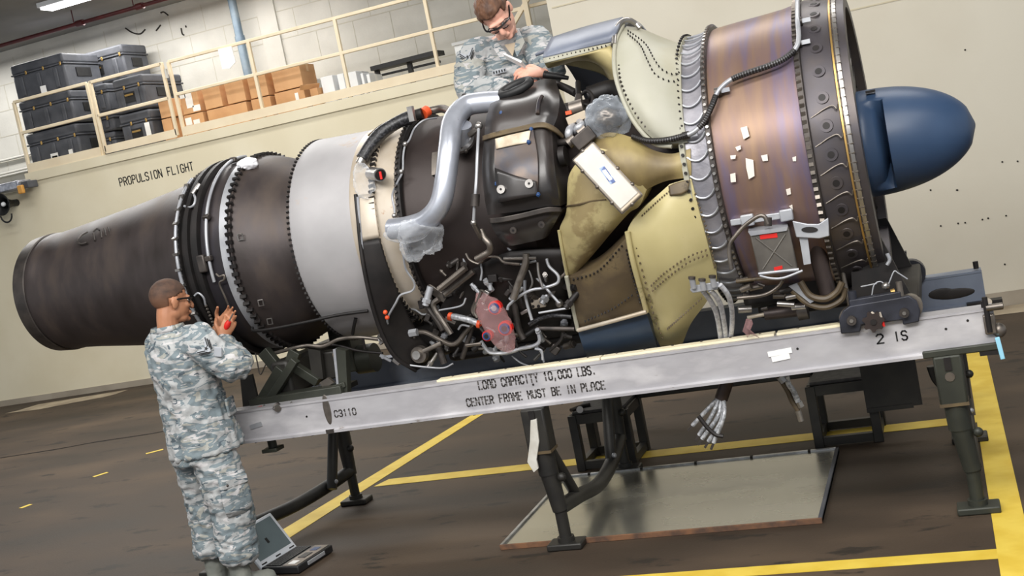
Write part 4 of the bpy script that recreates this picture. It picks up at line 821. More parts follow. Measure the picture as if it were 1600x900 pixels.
part('u_bracket', MB().tube(T(5.7, (1250, 440), (1266, 462), (1290, 467), (1308, 456), (1316, 441)), .016, n=8), 'duct_brown'); part('u_bracket', MB().tube(T(5.72, (1238, 454), (1262, 474), (1290, 480), (1315, 468), (1320, 450)), .014, n=8), 'duct_brown')
part('u_plate', MB().prism(T(5.7, (1232, 447), (1252, 440), (1276, 468), (1266, 474)), (0, .012, 0)), 'lite_grey')
part('drain_line', MB().tube(T(5.7, (1152, 466), (1193, 461), (1215, 449), (1223, 438)), .009), 'steel_dull'); part('drain_line', MB().tube(T(5.75, (1150, 440), (1183, 436), (1219, 434)), .009), 'duct_brown')
ac = part('actuator', MB().cyl(at(1195, 491, 5.85), at(1246, 485, 5.85), .03, n=16), 'case_dark'); MB().cyl(at(1168, 496, 5.85), at(1195, 491, 5.85), .01).build('ram', 'alu_tan', ac); MB().cyl(at(1246, 487, 5.85), at(1262, 484, 5.85), .045, n=16).build('gland', 'steel_dark', ac)
part('cooler_block', MB().bb(-1.0, -.52, 5.92, 6.4, 1.06, 1.2), 'core_black', bevel=.03); part('sump_block', MB().bb(-.94, -.45, 5.95, 6.5, 1.0, 1.09), 'core_black', bevel=.02)
for k in range(16):
    x, y = rng.uniform(1150, 1245), rng.uniform(436, 486); c = at(x, y, rng.uniform(5.72, 5.86)); r = rng.uniform(.008, .018)
    part('fitting', MB().cyl(c, c+Vector((rng.uniform(.02, .09), rng.uniform(-.02, .02), rng.uniform(-.02, .02))), r, n=10), rng.choice(['steel_dark', 'core_black', 'steel_dull', 'steel']))
part('bracket_tube', MB().tube(T(5.85, (1330, 488), (1322, 450), (1317, 424), (1320, 416), (1332, 412), (1366, 406)), .011), 'steel_dull')
# --- fitting block with three braided hoses
pb = part('hose_block', MB().prism(T(5.52, (1079, 447), (1122, 440), (1125, 446), (1120, 453), (1082, 458), (1078, 454)), (0, .02, 0)), 'lite_grey', bevel=.004)
for x, y in ((1081, 434), (1097, 437), (1113, 432)): k_ = MB().cyl(at(x, y, 5.5), at(x+3, y+16, 5.51), .014).build('coupling', 'lite_grey', pb); MB().cyl(at(x, y-2, 5.5), at(x, y+2, 5.5), .017).build('coupling_nut', 'steel_dark', k_)
for pts in ([(1098, 454), (1110, 470), (1120, 492), (1127, 534), (1131, 575), (1135, 598)], [(1109, 453), (1120, 465), (1128, 485), (1135, 534), (1136, 575), (1137, 598)], [(1125, 445), (1137, 460), (1143, 480), (1144, 505), (1141, 535), (1139, 575), (1139, 598)]):
    part('braided_hose', MB().tube([at(x, y, 5.52+.33*min(1, max(0, (y-450)/80))) for x, y in pts], .0125, n=10), 'hose_white')
part('cable_sleeve', MB().cyl(at(1138, 590, 5.85), at(1127, 623, 5.85), .034, n=14), 'case_dark')
for k, (mx_, ex) in enumerate(zip(((1108, 637), (1112, 650), (1122, 650), (1128, 655), (1131, 650)), ((1082, 665), (1092, 680), (1097, 686), (1107, 690), (1115, 692)))):
    Yk = 5.85-.02*k; cb = part('cable_lead', MB().tube([at(1124+k*1.5, 620, 5.85), at(*mx_, Yk), at(*ex, Yk)], .011), 'hose_braid')
    e_ = at(*ex, Yk); d = (e_-at(*mx_, Yk)).normalized(); MB().bar(e_, e_+d*.035, .022, .012).build('lug', 'steel_dark', cb)
part('cable_spreader', MB().tube(T(5.76, (1091, 650), (1105, 668), (1118, 679), (1130, 682)), .011, n=7), 'core_black')
c1 = part('cable_tail', MB().tube(T(5.95, (1214, 586), (1222, 597), (1231, 612), (1238, 628), (1246, 640), (1250, 655)), .013), 'duct_brown')
for pts, r, mt in (([(1219, 588), (1226, 596)], .022, 'lite_grey'), ([(1229, 588), (1232, 600), (1240, 612), (1247, 628)], .014, 'hose_braid'), ([(1248, 628), (1252, 636)], .016, 'steel'), ([(1247, 642), (1252, 658)], .014, 'steel')): MB().tube(T(5.94, *pts), r, n=8).build('connector', mt, c1)
pr = [T(5.7, (1166, 498), (1170, 500), (1166, 512), (1172, 522)), T(5.68, (1174, 500), (1176, 506), (1172, 516), (1186, 528)), T(5.7, (1160, 518), (1163, 520), (1166, 524), (1168, 528))]
tag(MB().grid([pr[2], pr[0], pr[1]]).build('pink_ribbon', 'pink_film', solid=.003, loc=pr[0][0]), 'pink plastic ribbon tied to a line above the near rail', 'ribbon')
# ------------------------------------------------------------------ rail stand
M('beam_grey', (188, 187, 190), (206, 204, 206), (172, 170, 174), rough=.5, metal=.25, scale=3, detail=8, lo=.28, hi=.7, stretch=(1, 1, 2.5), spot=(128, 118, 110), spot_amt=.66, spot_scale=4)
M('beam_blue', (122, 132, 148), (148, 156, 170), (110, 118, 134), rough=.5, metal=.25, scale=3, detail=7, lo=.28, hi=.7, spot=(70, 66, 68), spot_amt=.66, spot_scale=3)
M('stand_black', (34, 33, 32), (48, 46, 42), rough=.5, metal=.2, scale=6, spot=(190, 140, 40), spot_amt=.70, spot_scale=11)
M('stand_green', (46, 48, 42), (58, 60, 52), rough=.5, metal=.2, scale=6, spot=(170, 130, 50), spot_amt=.73, spot_scale=14)
M('carriage', (42, 43, 50), (58, 60, 70), rough=.45, metal=.3, scale=8)
M('wear_strip', (224, 214, 182), (232, 222, 194), rough=.6, scale=6)
M('sky_blue', (150, 208, 232), rough=.5); M('stencil', (66, 62, 60), (90, 86, 84), rough=.7, scale=30, lo=.45, hi=.6)
M('ragged_tape', (206, 204, 196), (186, 182, 172), rough=.8, scale=12)
YN, YF, ZB, ZT = 5.70, 6.92, .758, .945
XL, XR = -4.34, .132
st = thing('engine_stand', 'long grey steel rail stand on black legs carrying the engine', 'engine stand', (-2, 6.3, 0))
def sp(name, mb, mat, parent=None, **k): return mb.build(name, mat, parent or st, **k)
def rail(Y, sgn, mat, name):
    """channel section: web towards the camera for the near one, flanges away from it"""
    x0, x1 = XL, XR; s = sgn
    pr = [(Y, ZB+.02), (Y, ZT-.012), (Y-.004*s, ZT-.012), (Y-.004*s, ZT), (Y+.115*s, ZT), (Y+.115*s, ZT-.014), (Y+.014*s, ZT-.016), (Y+.014*s, ZB+.018), (Y+.115*s, ZB+.016), (Y+.115*s, ZB), (Y-.02*s, ZB), (Y-.02*s, ZB+.014), (Y-.01*s, ZB+.022)]
    return sp(name, MB().prism([(x0, y, z) for y, z in pr], (x1-x0, 0, 0)), mat, smooth=0)
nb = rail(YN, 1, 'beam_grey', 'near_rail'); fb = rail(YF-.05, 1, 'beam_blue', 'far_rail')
xa, xj, xb = at(686, 600, YN+.06).x, at(1212, 532, YN+.06).x, at(1345, 512, YN+.06).x
for a, b in ((xa, at(940, 566, YN+.06).x), (at(940, 566, YN+.06).x+.006, xj), (xj+.012, xb)):
    w_ = MB().bb(a, b, YN+.035, YN+.105, ZT, ZT+.012).build('wear_strip', 'wear_strip', nb, bevel=.002)
    k = int((b-a)/.14)
    for i in range(k): x = a+(b-a)*(i+.5)/k; MB().cyl((x, YN+.09, ZT+.012), (x, YN+.09, ZT+.017), .007, n=6).build('strip_screw', 'steel_dark', w_)
for i in range(36):
    x = XL+.06+i*.122; MB().cyl((x, YN+.01, ZB-.008), (x, YN+.01, ZB), .008, n=6).build('flange_bolt', 'core_black', nb)
for i in range(30):
    x = XL+.1+i*.135; MB().cyl((x, YF-.04, ZB-.008), (x, YF-.04, ZB), .008, n=6).build('flange_bolt', 'core_black', fb)
for x, y in ((479, 651), (833, 601), (1246, 545), (1478, 514), (1512, 501), (1421, 634)): 
    if y < 610 or x < 500: p = at(x, y, YN-.002); MB().cyl(p, p+Vector((0, .006, 0)), .006, n=8).build('rivet_hole', 'core_black', nb)
p = at(511, 640, YN-.001); MB().ball(p, 1, 16, 10, (.022, .003, .085)).build('grease_stain', 'steel_dull', nb); MB().bb(p.x-.025, p.x+.025, YN-.021, YN, ZB-.002, ZB+.02).build('flange_clip', 'steel_dark', nb)
for (x0, y0, x1, y1) in ((1200, 554, 1237, 547), (1206, 562, 1234, 556), (391, 668, 409, 662)):
    a, b = at(x0, y0, YN-.003), at(x1, y1, YN-.003); MB().bar(a, b, .003, .026).build('sticker', 'white_paper' if x0 > 500 else 'lite_grey', nb)
# --- stroke lettering
GL = {'A': [[(0, 0), (0, 4), (1, 6), (3, 6), (4, 4), (4, 0)], [(0, 2.6), (4, 2.6)]], 'B': [[(0, 0), (0, 6), (3, 6), (4, 5), (4, 4), (3, 3.1), (0, 3.1)], [(3, 3.1), (4, 2.2), (4, 1), (3, 0), (0, 0)]], 'C': [[(4, 4.6), (4, 5), (3, 6), (1, 6), (0, 5), (0, 1), (1, 0), (3, 0), (4, 1), (4, 1.4)]],
 'D': [[(0, 0), (0, 6), (2.6, 6), (4, 4.6), (4, 1.4), (2.6, 0), (0, 0)]], 'E': [[(4, 6), (0, 6), (0, 0), (4, 0)], [(0, 3.1), (3, 3.1)]], 'F': [[(4, 6), (0, 6), (0, 0)], [(0, 3.1), (3, 3.1)]], 'G': [[(4, 4.8), (3, 6), (1, 6), (0, 5), (0, 1), (1, 0), (3, 0), (4, 1), (4, 2.8), (2.4, 2.8)]], 'H': [[(0, 0), (0, 6)], [(4, 0), (4, 6)], [(0, 3.1), (4, 3.1)]],
 'I': [[(2, 0), (2, 6)]], 'J': [[(4, 6), (4, 1), (3, 0), (1, 0), (0, 1), (0, 1.6)]], 'L': [[(0, 6), (0, 0), (4, 0)]], 'M': [[(0, 0), (0, 6), (2, 3), (4, 6), (4, 0)]], 'N': [[(0, 0), (0, 6), (4, 0), (4, 6)]], 'O': [[(1, 0), (0, 1), (0, 5), (1, 6), (3, 6), (4, 5), (4, 1), (3, 0), (1, 0)]], 'P': [[(0, 0), (0, 6), (3, 6), (4, 5), (4, 3.9), (3, 2.9), (0, 2.9)]],
 'R': [[(0, 0), (0, 6), (3, 6), (4, 5), (4, 4), (3, 3), (0, 3)], [(2, 3), (4, 0)]], 'S': [[(4, 5), (3, 6), (1, 6), (0, 5), (0, 4), (1, 3.1), (3, 3), (4, 2), (4, 1), (3, 0), (1, 0), (0, 1)]], 'T': [[(0, 6), (4, 6)], [(2, 6), (2, 0)]], 'U': [[(0, 6), (0, 1), (1, 0), (3, 0), (4, 1), (4, 6)]], 'Y': [[(0, 6), (2, 3), (4, 6)], [(2, 3), (2, 0)]],
 '0': [[(1, 0), (0, 1), (0, 5), (1, 6), (3, 6), (4, 5), (4, 1), (3, 0), (1, 0)]], '1': [[(1, 5), (2, 6), (2, 0)]], '2': [[(0, 5), (1, 6), (3, 6), (4, 5), (4, 4), (0, 0), (4, 0)]], '3': [[(0, 5), (1, 6), (3, 6), (4, 5), (4, 4), (3, 3), (4, 2), (4, 1), (3, 0), (1, 0), (0, 1)], [(1.6, 3), (3, 3)]], ',': [[(1.6, .8), (1.2, -1)]], '.': [[(1.6, 0), (1.6, .7)]]}
def letters(txt, x0, x1, z, h, Y, mat, parent, name, sw=.75, gap=0.):
    """monoline letters on a wall plane of constant Y from x0 to x1, base line z; gap > 0 leaves stencil bridges"""
    n = len(txt); adv = (x1-x0)/n; w = adv*.68/4; s = h/6; q = MB(); t_ = sw*s
    for i, ch in enumerate(txt):
        for line in GL.get(ch, []):
            P = [Vector((x0+i*adv+a*w, 0, z+b*s)) for a, b in line]
            for a, b in zip(P, P[1:]):
                d = b-a; L_ = d.length
                if L_ < 1e-6: continue
                g = gap*s if L_ > 2.5*s else 0
                segs = [(0, 1)] if not g else [(0, .5-g/2/L_), (.5+g/2/L_, 1)]
                for u, v in segs:
                    e = d.normalized()*t_*.35; p0, p1 = a+d*u-(e if u == 0 else e*0), a+d*v+(e if v == 1 else e*0); nrm = Vector((-d.z, 0, d.x)).normalized()*t_/2
                    q.prism([Vector((c.x, Y, c.z)) for c in (p0-nrm, p1-nrm, p1+nrm, p0+nrm)], (0, -.0012, 0))
    return q.build(name, mat, parent, smooth=0)
def row(txt, pa, pb, h, Y, mat, parent, name, **k):
    a, b = at(*pa, Y), at(*pb, Y); i = 0; adv = (b.x-a.x)/len(txt)
    for w_ in txt.split(' '):
        tag(letters(w_, a.x+i*adv, a.x+(i+len(w_))*adv, (a.z+b.z)/2, h, Y, mat, parent, name, **k), kind='stuff'); i += len(w_)+1
row('LOAD CAPACITY 10,000 LBS.', (749, 609), (934, 583), .042, YN-.0006, 'stencil', nb, 'stencil_text', sw=1.0, gap=.7)
row('CENTER FRAME MUST BE IN PLACE', (731, 637), (948, 605), .040, YN-.0006, 'stencil', nb, 'stencil_text', sw=1.0, gap=.7)
row('C3110', (524, 652), (559, 647), .036, YN-.0006, 'stencil', nb, 'stencil_text', sw=1.0, gap=.7)
row('2', (1371, 537), (1386, 535), .042, YN-.0006, 'paint_black', nb, 'stencil_text', sw=1.0); row('IS', (1398, 533), (1422, 530), .042, YN-.0006, 'paint_black', nb, 'stencil_text', sw=1.0)
row('PROPULSION FLIGHT', (188, 290), (305, 266), .108, YL-.001, 'paint_black', wl, 'wall_lettering', sw=.8)
# --- leg frames
def leg(X, Y, mat, bent=0., sleeve=True, topx=None):
    tx = X if topx is None else topx
    l = sp('leg', MB().cyl((tx, Y, .60), (X*.25+tx*.75, Y, .40), .052, n=16).cyl((tx*.75+X*.25, Y, .42), (X, Y, .2), .048, .04, n=16).cyl((X, Y, .21), (X, Y, .03), .032, n=14), mat)
    MB().bb(X-.095, X+.095, Y-.06, Y+.06, 0, .035).build('foot_pad', mat, l, bevel=.008); MB().cyl((X, Y, .03), (X, Y, .06), .045, n=12).build('foot_collar', mat, l)
    if sleeve:
        s_ = MB().bb(tx-.062, tx+.062, Y-.058, Y+.058, .52, ZB).build('sleeve', mat, l, bevel=.01); MB().cyl((tx, Y-.062, .66), (tx, Y-.05, .66), .022, n=10).build('pin', 'steel_dull', s_); MB().bb(tx-.015, tx+.015, Y-.064, Y-.056, .69, .75).build('slot', 'core_black', s_); MB().bb(tx-.064, tx+.064, Y-.06, Y+.06, .52, .535).build('sleeve_lip', 'duct_brown', s_)
    MB().ball((X+.05, Y-.02, .38), .024, 8, 6).build('knob', mat, l)
    return l
XF = (-3.93, -2.08, -.065)
leg(XF[1], YN+.0, 'stand_black', topx=XF[1]-.03); leg(XF[1], YF+.09, 'stand_black', sleeve=False)
leg(XF[0], YF, 'stand_black', sleeve=False); leg(XF[0]-.32, YN+.03, 'stand_black')
leg(XF[2], YN+.03, 'stand_green', topx=XF[2]-.03); leg(XF[2], YF, 'stand_black')
for X, a, b, sag in ((XF[1], YN, YF+.09, .09), (XF[2], YN+.03, YF, .02), (XF[0], YN+.03, YF, .03)):
    w_ = b-a
    if X < -3: cb = sp('cross_tube', MB().tube([(X-.32, a, .20), (X-.24, a+w_*.25, .185), (X-.14, a+w_*.55, .175), (X-.06, a+w_*.8, .195), (X, b, .225)], .042, n=14), 'stand_black')
    else: cb = sp('cross_tube', MB().tube([(X, a, .215), (X, a+w_*.25, .205-sag*.4), (X, a+w_*.55, .20-sag), (X, a+w_*.8, .205-sag*.7), (X, b, .225)], .042, n=14), 'stand_black')
    if X > -3: MB().cyl((X, a+.02, .52), (X, a+.30, .20-sag*.3), .03).build('brace', 'stand_black', cb)
    MB().cyl((X, b-.02, .70), (X, b-.28, .21-sag*.75), .034).build('brace', 'stand_black', cb)
    MB().ball((X+.03, a+w_*.78, .25-sag*.7), .016, 8, 6).build('lug', 'lite_grey', cb)
# black grease round the right sleeve, latch and end hardware
p = at(1500, 530, YN); MB().bb(p.x-.17, p.x+.16, YN-.024, YN, ZB-.004, ZB+.03).build('sleeve_saddle', 'stand_green', nb, bevel=.006)
p = at(1543, 495, YN-.03); eh = sp('end_latch', MB().bb(p.x-.02, p.x+.03, YN-.03, YN, .83, .92), 'steel_dull', bevel=.006)
MB().cyl(p+Vector((0, 0, .04)), p+Vector((.07, 0, .04)), .016).build('latch_pin', 'steel_dull', eh); MB().cyl(p+Vector((-.0, 0, -.07)), p+Vector((-.0, 0, .09)), .012).build('latch_rod', 'core_black', eh)
p = at(1560, 516, YN+.02); MB().ball(p, .035, 10, 8).build('end_knob', 'steel_dull', eh); MB().bar(at(1530, 548, YN+.03), at(1562, 545, YN+.03), .1, .03).build('end_bracket', 'core_black', eh)
tag(MB().bar(at(1558, 527, YN-.02), at(1567, 561, YN-.02), .02, .02).build('blue_stick', 'sky_blue', loc=at(1558, 527, YN-.02), bevel=.003), 'light blue plastic stick hanging from the right end of the near rail', 'stick')
p = at(1548, 475, YF-.06); MB().bar(p+Vector((-.12, 0, 0)), p+Vector((.06, 0, 0)), .08, .05).build('far_end_bracket', 'core_black', fb); MB().cyl(at(1544, 472, YF-.11), at(1544, 472, YF-.09), .02).build('far_roller', 'alu_tan', fb)
p = at(1525, 417, YF-.02); MB().cyl(p+Vector((0, 0, -.01)), p+Vector((0, 0, .03)), .014).build('rail_stop', 'core_black', fb); p = at(1537, 476, YN+.03); MB().cyl(Vector((p.x, YN+.03, ZT)), Vector((p.x, YN+.03, ZT+.03)), .012).build('rail_stop', 'core_black', nb)
p = at(1490, 459, YF-.052); MB().ball(p, 1, 20, 10, (.11, .004, .028)).build('grease_stain', 'core_black', fb); MB().ball(p+Vector((-.06, 0, .01)), 1, 16, 8, (.07, .004, .03)).build('grease_stain', 'core_black', fb)
q = [at(829, 657, YN-.07), at(838, 655, YN-.07), at(842, 690, YN-.07), at(838, 718, YN-.07), at(841, 732, YN-.07), at(834, 738, YN-.07), at(824, 722, YN-.07), at(828, 690, YN-.07)]
tag(MB().prism(q, (0, .012, 0)).build('tape_strip', 'ragged_tape', loc=q[0]), 'ragged off-white tape strip hanging beside the middle leg', 'tape')
fo = sp('stowed_foot', MB().cyl(at(422, 680, 5.8), at(427, 700, 5.8), .026), 'stand_green'); MB().bar(at(415, 703, 5.8), at(438, 700, 5.8), .09, .022).build('pad', 'stand_green', fo, bevel=.004)
# --- front carriage and engine mount
cg = sp('front_carriage', MB().prism(T(YN-.035, (1314, 522), (1311, 500), (1317, 486), (1328, 478), (1405, 465), (1420, 462), (1432, 470), (1438, 486), (1436, 503), (1411, 508), (1410, 500), (1346, 508), (1344, 519)), (0, .025, 0)), 'carriage', bevel=.005)
for x, y in ((1331, 500), (1413, 488)): c = at(x, y, YN-.04); b_ = MB().cyl(c, c+Vector((0, -.025, 0)), .022, n=14).build('axle_nut', 'steel_dark', cg); MB().cyl(c+Vector((0, -.026, 0)), c+Vector((0, -.03, 0)), .009, n=8).build('axle_end', 'steel', b_)
c = at(1365, 502, YN-.045); pts = []
for i in range(28): a = 2*math.pi*i/28; r = .05 if i % 4 in (0, 1) else .038; pts.append(c+Vector((r*math.cos(a), 0, r*math.sin(a))))
sk = MB().prism(pts, (0, -.018, 0)).build('sprocket', 'case_dark', cg, smooth=0); MB().cyl(c+Vector((0, -.018, 0)), c+Vector((0, -.024, 0)), .014).build('hub', 'core_black', sk)
for x0, y0, x1, y1, mt in ((1361, 488, 1368, 493, 'alu_tan'), (1374, 488, 1378, 500, 'alu_tan'), (1378, 497, 1381, 510, 'red_paint')): MB().cyl(at(x0, y0, YN-.05), at(x1, y1, YN-.05), .007, n=7).build('grip', mt, sk)
for x, y, Y in ((1422, 480, YN+.0), (1330, 498, YN+.0)): c = at(x, y, Y); MB().cyl(c, c+Vector((0, .06, 0)), .055, n=24).build('roller', 'steel_dull', cg)
for x, y, Y, r in ((1424, 428, YF-.08, .075),): c = at(x, y, Y); MB().cyl(c, c+Vector((0, .08, 0)), r, n=24).build('roller', 'carriage', cg)
MB().prism(T(YF-.09, (1385, 408), (1412, 400), (1416, 448), (1388, 452)), (0, .02, 0)).build('side_plate', 'carriage', cg); MB().prism(T(YF-.1, (1410, 394), (1416, 393), (1421, 448), (1414, 450)), (0, .05, 0)).build('side_fin', 'carriage', cg)
MB().bar(at(1328, 474, YN), at(1408, 460, YN), .05, .035).build('top_angle', 'carriage', cg, bevel=.004); MB().cyl(at(1404, 440, YN), at(1408, 464, YN), .014).build('lock_pin', 'steel_dull', cg)
MB().cyl(at(1331, 455, YN), at(1334, 478, YN), .02).build('post', 'carriage', cg)
MB().bb(-.47, -.17, YN+.05, YF-.1, .96, 1.04).build('cross_beam', 'core_black', cg, bevel=.01)
for y_ in (5.85, 6.75): MB().prism([(-.48, y_, 1.0), (-.2, y_, 1.0), (-.3, y_, 1.32), (-.44, y_, 1.32)], (0, .03, 0)).build('mount_arm', 'core_black', cg)
for pts in ([(1385, 452), (1390, 440), (1397, 424), (1404, 427), (1418, 436)], [(1362, 462), (1366, 445), (1376, 440), (1386, 448)], [(1345, 448), (1370, 443)]): MB().tube(T(5.75, *pts), .0032, n=6).build('lock_wire', 'lite_grey', cg)
c = at(1384, 447, 5.75); MB().ball(c, .02).build('ball_stud', 'steel', cg); MB().tube(T(5.8, (1386, 396), (1390, 406), (1386, 414)), .009).build('hook', 'lite_grey', cg)
MB().cyl(at(1393, 458, YN+.03), at(1399, 456, YN+.03), .018).build('yellow_nut', 'brass', cg)
# --- rear support under the hot section
rs = sp('rear_support', MB().bar(T(5.86, (398, 628))[0], at(540, 606, 5.86), .12, .05), 'stand_green', bevel=.005)
def rb(name, a, b, w, h, Y, Y2=None, mat='stand_green'): return MB().bar(at(*a, Y), at(*b, Y if Y2 is None else Y2), w, h).build(name, mat, rs, bevel=.004)
rb('strut', (412, 548), (440, 582), .05, .07, 5.95); rb('strut', (440, 575), (412, 622), .05, .06, 5.9); rb('strut', (462, 562), (424, 622), .05, .045, 5.86); rb('strut', (462, 548), (450, 580), .04, .07, 5.95); rb('strut', (462, 574), (498, 597), .05, .05, 5.95); rb('strut', (500, 614), (540, 600), .03, .03, 5.84)
MB().prism(T(5.95, (481, 545), (500, 548), (505, 592), (488, 593)), (0, .03, 0)).build('upright_plate', 'stand_black', rs)
MB().prism(T(5.84, (522, 545), (540, 548), (543, 618), (528, 620)), (0, .05, 0)).build('upright_channel', 'stand_green', rs); MB().prism(T(5.835, (520, 546), (524, 545), (529, 602), (526, 603)), (0, .02, 0)).build('channel_lip', 'lite_grey', rs)
MB().bb(at(500, 570, 6.0).x, at(525, 570, 6.0).x, 6.0, 6.1, 1.0, 1.16).build('cradle_block', 'stand_black', rs, bevel=.01)
c = at(560, 562, 6.6); MB().cyl(c, c+Vector((.12, 0, .0)), .09, n=20).build('cradle_roller', 'stand_green', rs); MB().bb(c.x-.12, c.x+.02, 6.5, 6.7, .945, 1.24).build('cradle_plate', 'stand_green', rs, bevel=.01)
MB().prism(T(5.9, (375, 590), (393, 585), (404, 632), (380, 640)), (0, .02, 0)).build('left_plate', 'stand_black', rs); MB().prism(T(5.88, (499, 598), (512, 590), (522, 598), (505, 607)), (0, .02, 0)).build('bracket', 'steel_dull', rs)
MB().bar(at(402, 632, 6.3), at(530, 612, 6.3), .5, .03).build('base_plate', 'stand_black', rs)
MB().bb(-3.72, -3.60, 5.9, 6.75, .95, 1.16).build('saddle', 'stand_black', rs, bevel=.02)
for pts in ([(399, 552), (402, 566), (407, 585), (415, 570)],): MB().tube(T(5.9, *pts), .004, n=6).build('lanyard', 'steel_dark', rs)
# tools on the rail
def tool(name, label, pts, r, mat, end, er, emat):
    t = thing(name, label, 'tool', at(*pts[0])); MB().tube([at(*p) for p in pts], r, n=9, smooth=3).build('handle', mat, t); MB().tube([at(*p) for p in end], er, n=8, smooth=3).build('jaw', emat, t); return t
tool('pliers', 'red-handled pliers lying on the left end of the near rail', [(386, 644, YN+.05), (398, 640, YN+.05), (410, 637, YN+.05)], .012, 'red_paint', [(410, 637, YN+.05), (414, 634, YN+.05)], .008, 'steel')
tool('torch', 'small silver inspection torch on the near rail beside the red pliers', [(430, 634, YN+.02), (434, 637, YN+.02)], .026, 'steel_dark', [(433, 637, YN-.01), (434, 639, YN-.02)], .02, 'steel')
tool('bit_driver', 'short steel bit driver lying on the near rail', [(441, 638, YN+.03), (448, 637, YN+.03)], .010, 'steel', [(448, 637, YN+.03), (456, 628, YN+.03)], .004, 'steel_dull')
tool('socket', 'bright steel socket lying on the near rail below the rear support', [(503, 627, YN+.05), (509, 626, YN+.05)], .013, 'steel', [(509, 626, YN+.05), (514, 625, YN+.05)], .009, 'steel_dull')
# ------------------------------------------------------------------ black work platform behind the stand
wp = thing('work_platform', 'black steel step platform standing behind the rail stand', 'platform', (-1.5, 7.3, 0))
M('step_top', (62, 60, 60), (78, 76, 74), rough=.75, scale=20)
def step(x0, x1, y0, y1, h):
    s_ = MB().bb(x0, x1, y0, y1, h-.02, h).build('step_deck', 'step_top', wp, bevel=.004)
    for a, b in (((x0, y0), (x1, y0)), ((x0, y1), (x1, y1)), ((x0, y0), (x0, y1)), ((x1, y0), (x1, y1))): MB().bar((a[0], a[1], h-.05), (b[0], b[1], h-.05), .04, .06).build('frame_bar', 'stand_black', wp); MB().bar((a[0], a[1], .035), (b[0], b[1], .035), .04, .05).build('frame_bar', 'stand_black', wp)
    for x in (x0, x1):
        for y in (y0, y1): MB().bb(x-.028, x+.028, y-.028, y+.028, 0, h-.02).build('leg', 'stand_black', wp, bevel=.004)
step(-2.40, -2.06, 7.14, 7.48, .385); step(-.90, -.56, 7.10, 7.45, .395)
MB().bb(-2.06, -.56, 7.46, 7.52, .35, .43).build('tie_bar', 'stand_black', wp, bevel=.005)
p0, p1 = at(1346, 640, 7.06), at(1446, 640, 7.06); MB().bb(p0.x+.03, p1.x-.01, 7.05, 7.065, .2, .52).build('kick_panel', 'stand_black', wp); MB().bb(p0.x+.03, p1.x-.06, 7.04, 7.07, .19, .215).build('panel_flange', 'stand_black', wp)
MB().tube(T(7.0, (1455, 572), (1459, 592), (1466, 606)), .02, rad=lambda t: .024*(1-t)+.003).build('hook', 'stand_black', wp)
for x in (-2.40, -.56):
    for y in (7.52, 8.05): MB().bb(x-.025, x+.025, y-.025, y+.025, 0, 1.40).build('post', 'stand_black', wp)
MB().bb(-2.9, -.5, 6.98, 8.1, 1.36, 1.40).build('upper_deck', 'step_top', wp, bevel=.004)
MB().bb(-2.9, -.5, 7.46, 7.52, 1.28, 1.36).build('deck_beam', 'stand_black', wp)
t = thing('ratchet', 'dark ratchet wrench lying on the left step of the black platform', 'tool', atz(905, 637, .395)); 
MB().tube([atz(892, 641, .395), atz(905, 636, .395), atz(922, 632, .395)], .012, n=8).build('handle', 'steel_dark', t); MB().cyl(atz(906, 640, .388), atz(906, 640, .42), .022).build('head', 'steel', t)
# ------------------------------------------------------------------ people
def camo(name, cols):
    mt = bpy.data.materials.new(name); mt.use_nodes = True; nt = mt.node_tree; N = nt.nodes; L = nt.links; b = N['Principled BSDF']; b.inputs['Roughness'].default_value = .85
    tc = N.new('ShaderNodeTexCoord'); out = None
    for i, (sc, off, stops) in enumerate((((5.5, 5.5, 17), (0, 0, 0), ((0, cols[0]), (.47, cols[1]), (.60, cols[2]))), ((9, 9, 24), (3.1, 1.7, 5.2), ((0, None), (.60, cols[3]))), ((13, 13, 30), (7.7, 2.2, 9.1), ((0, None), (.645, cols[4]))))):
        mp = N.new('ShaderNodeMapping'); mp.inputs['Scale'].default_value = sc; mp.inputs['Location'].default_value = off; mp.inputs['Rotation'].default_value = (.25, .3, .2); L.new(tc.outputs['Object'], mp.inputs[0])
        nz = N.new('ShaderNodeTexNoise'); nz.inputs['Scale'].default_value = 1; nz.inputs['Detail'].default_value = 3.5; nz.inputs['Distortion'].default_value = 1.1; L.new(mp.outputs[0], nz.inputs['Vector'])
        rp = N.new('ShaderNodeValToRGB'); rp.color_ramp.interpolation = 'CONSTANT'; e = rp.color_ramp.elements
        if i == 0:
            e[0].position = 0; e[0].color = srgb(stops[0][1]); e[1].position = stops[1][0]; e[1].color = srgb(stops[1][1]); q = e.new(stops[2][0]); q.color = srgb(stops[2][1]); L.new(nz.outputs['Fac'], rp.inputs[0]); out = rp.outputs[0]
        else:
            e[0].color = (0, 0, 0, 1); e[1].position = stops[1][0]; e[1].color = (1, 1, 1, 1); L.new(nz.outputs['Fac'], rp.inputs[0])
            mx = N.new('ShaderNodeMix'); mx.data_type = 'RGBA'; L.new(rp.outputs[0], mx.inputs[0]); L.new(out, mx.inputs[6]); mx.inputs[7].default_value = srgb(stops[1][1]); out = mx.outputs[2]
    L.new(out, b.inputs['Base Color'])
    nb_ = N.new('ShaderNodeTexNoise'); nb_.inputs['Scale'].default_value = 28; nb_.inputs['Detail'].default_value = 4; bp = N.new('ShaderNodeBump'); bp.inputs['Strength'].default_value = .5; bp.inputs['Distance'].default_value = .012; L.new(tc.outputs['Object'], nb_.inputs['Vector']); L.new(nb_.outputs['Fac'], bp.inputs['Height']); L.new(bp.outputs[0], b.inputs['Normal'])
    MT[name] = mt
camo('camo', ((168, 170, 170), (116, 128, 133), (160, 160, 153), (190, 188, 188), (82, 93, 101)))
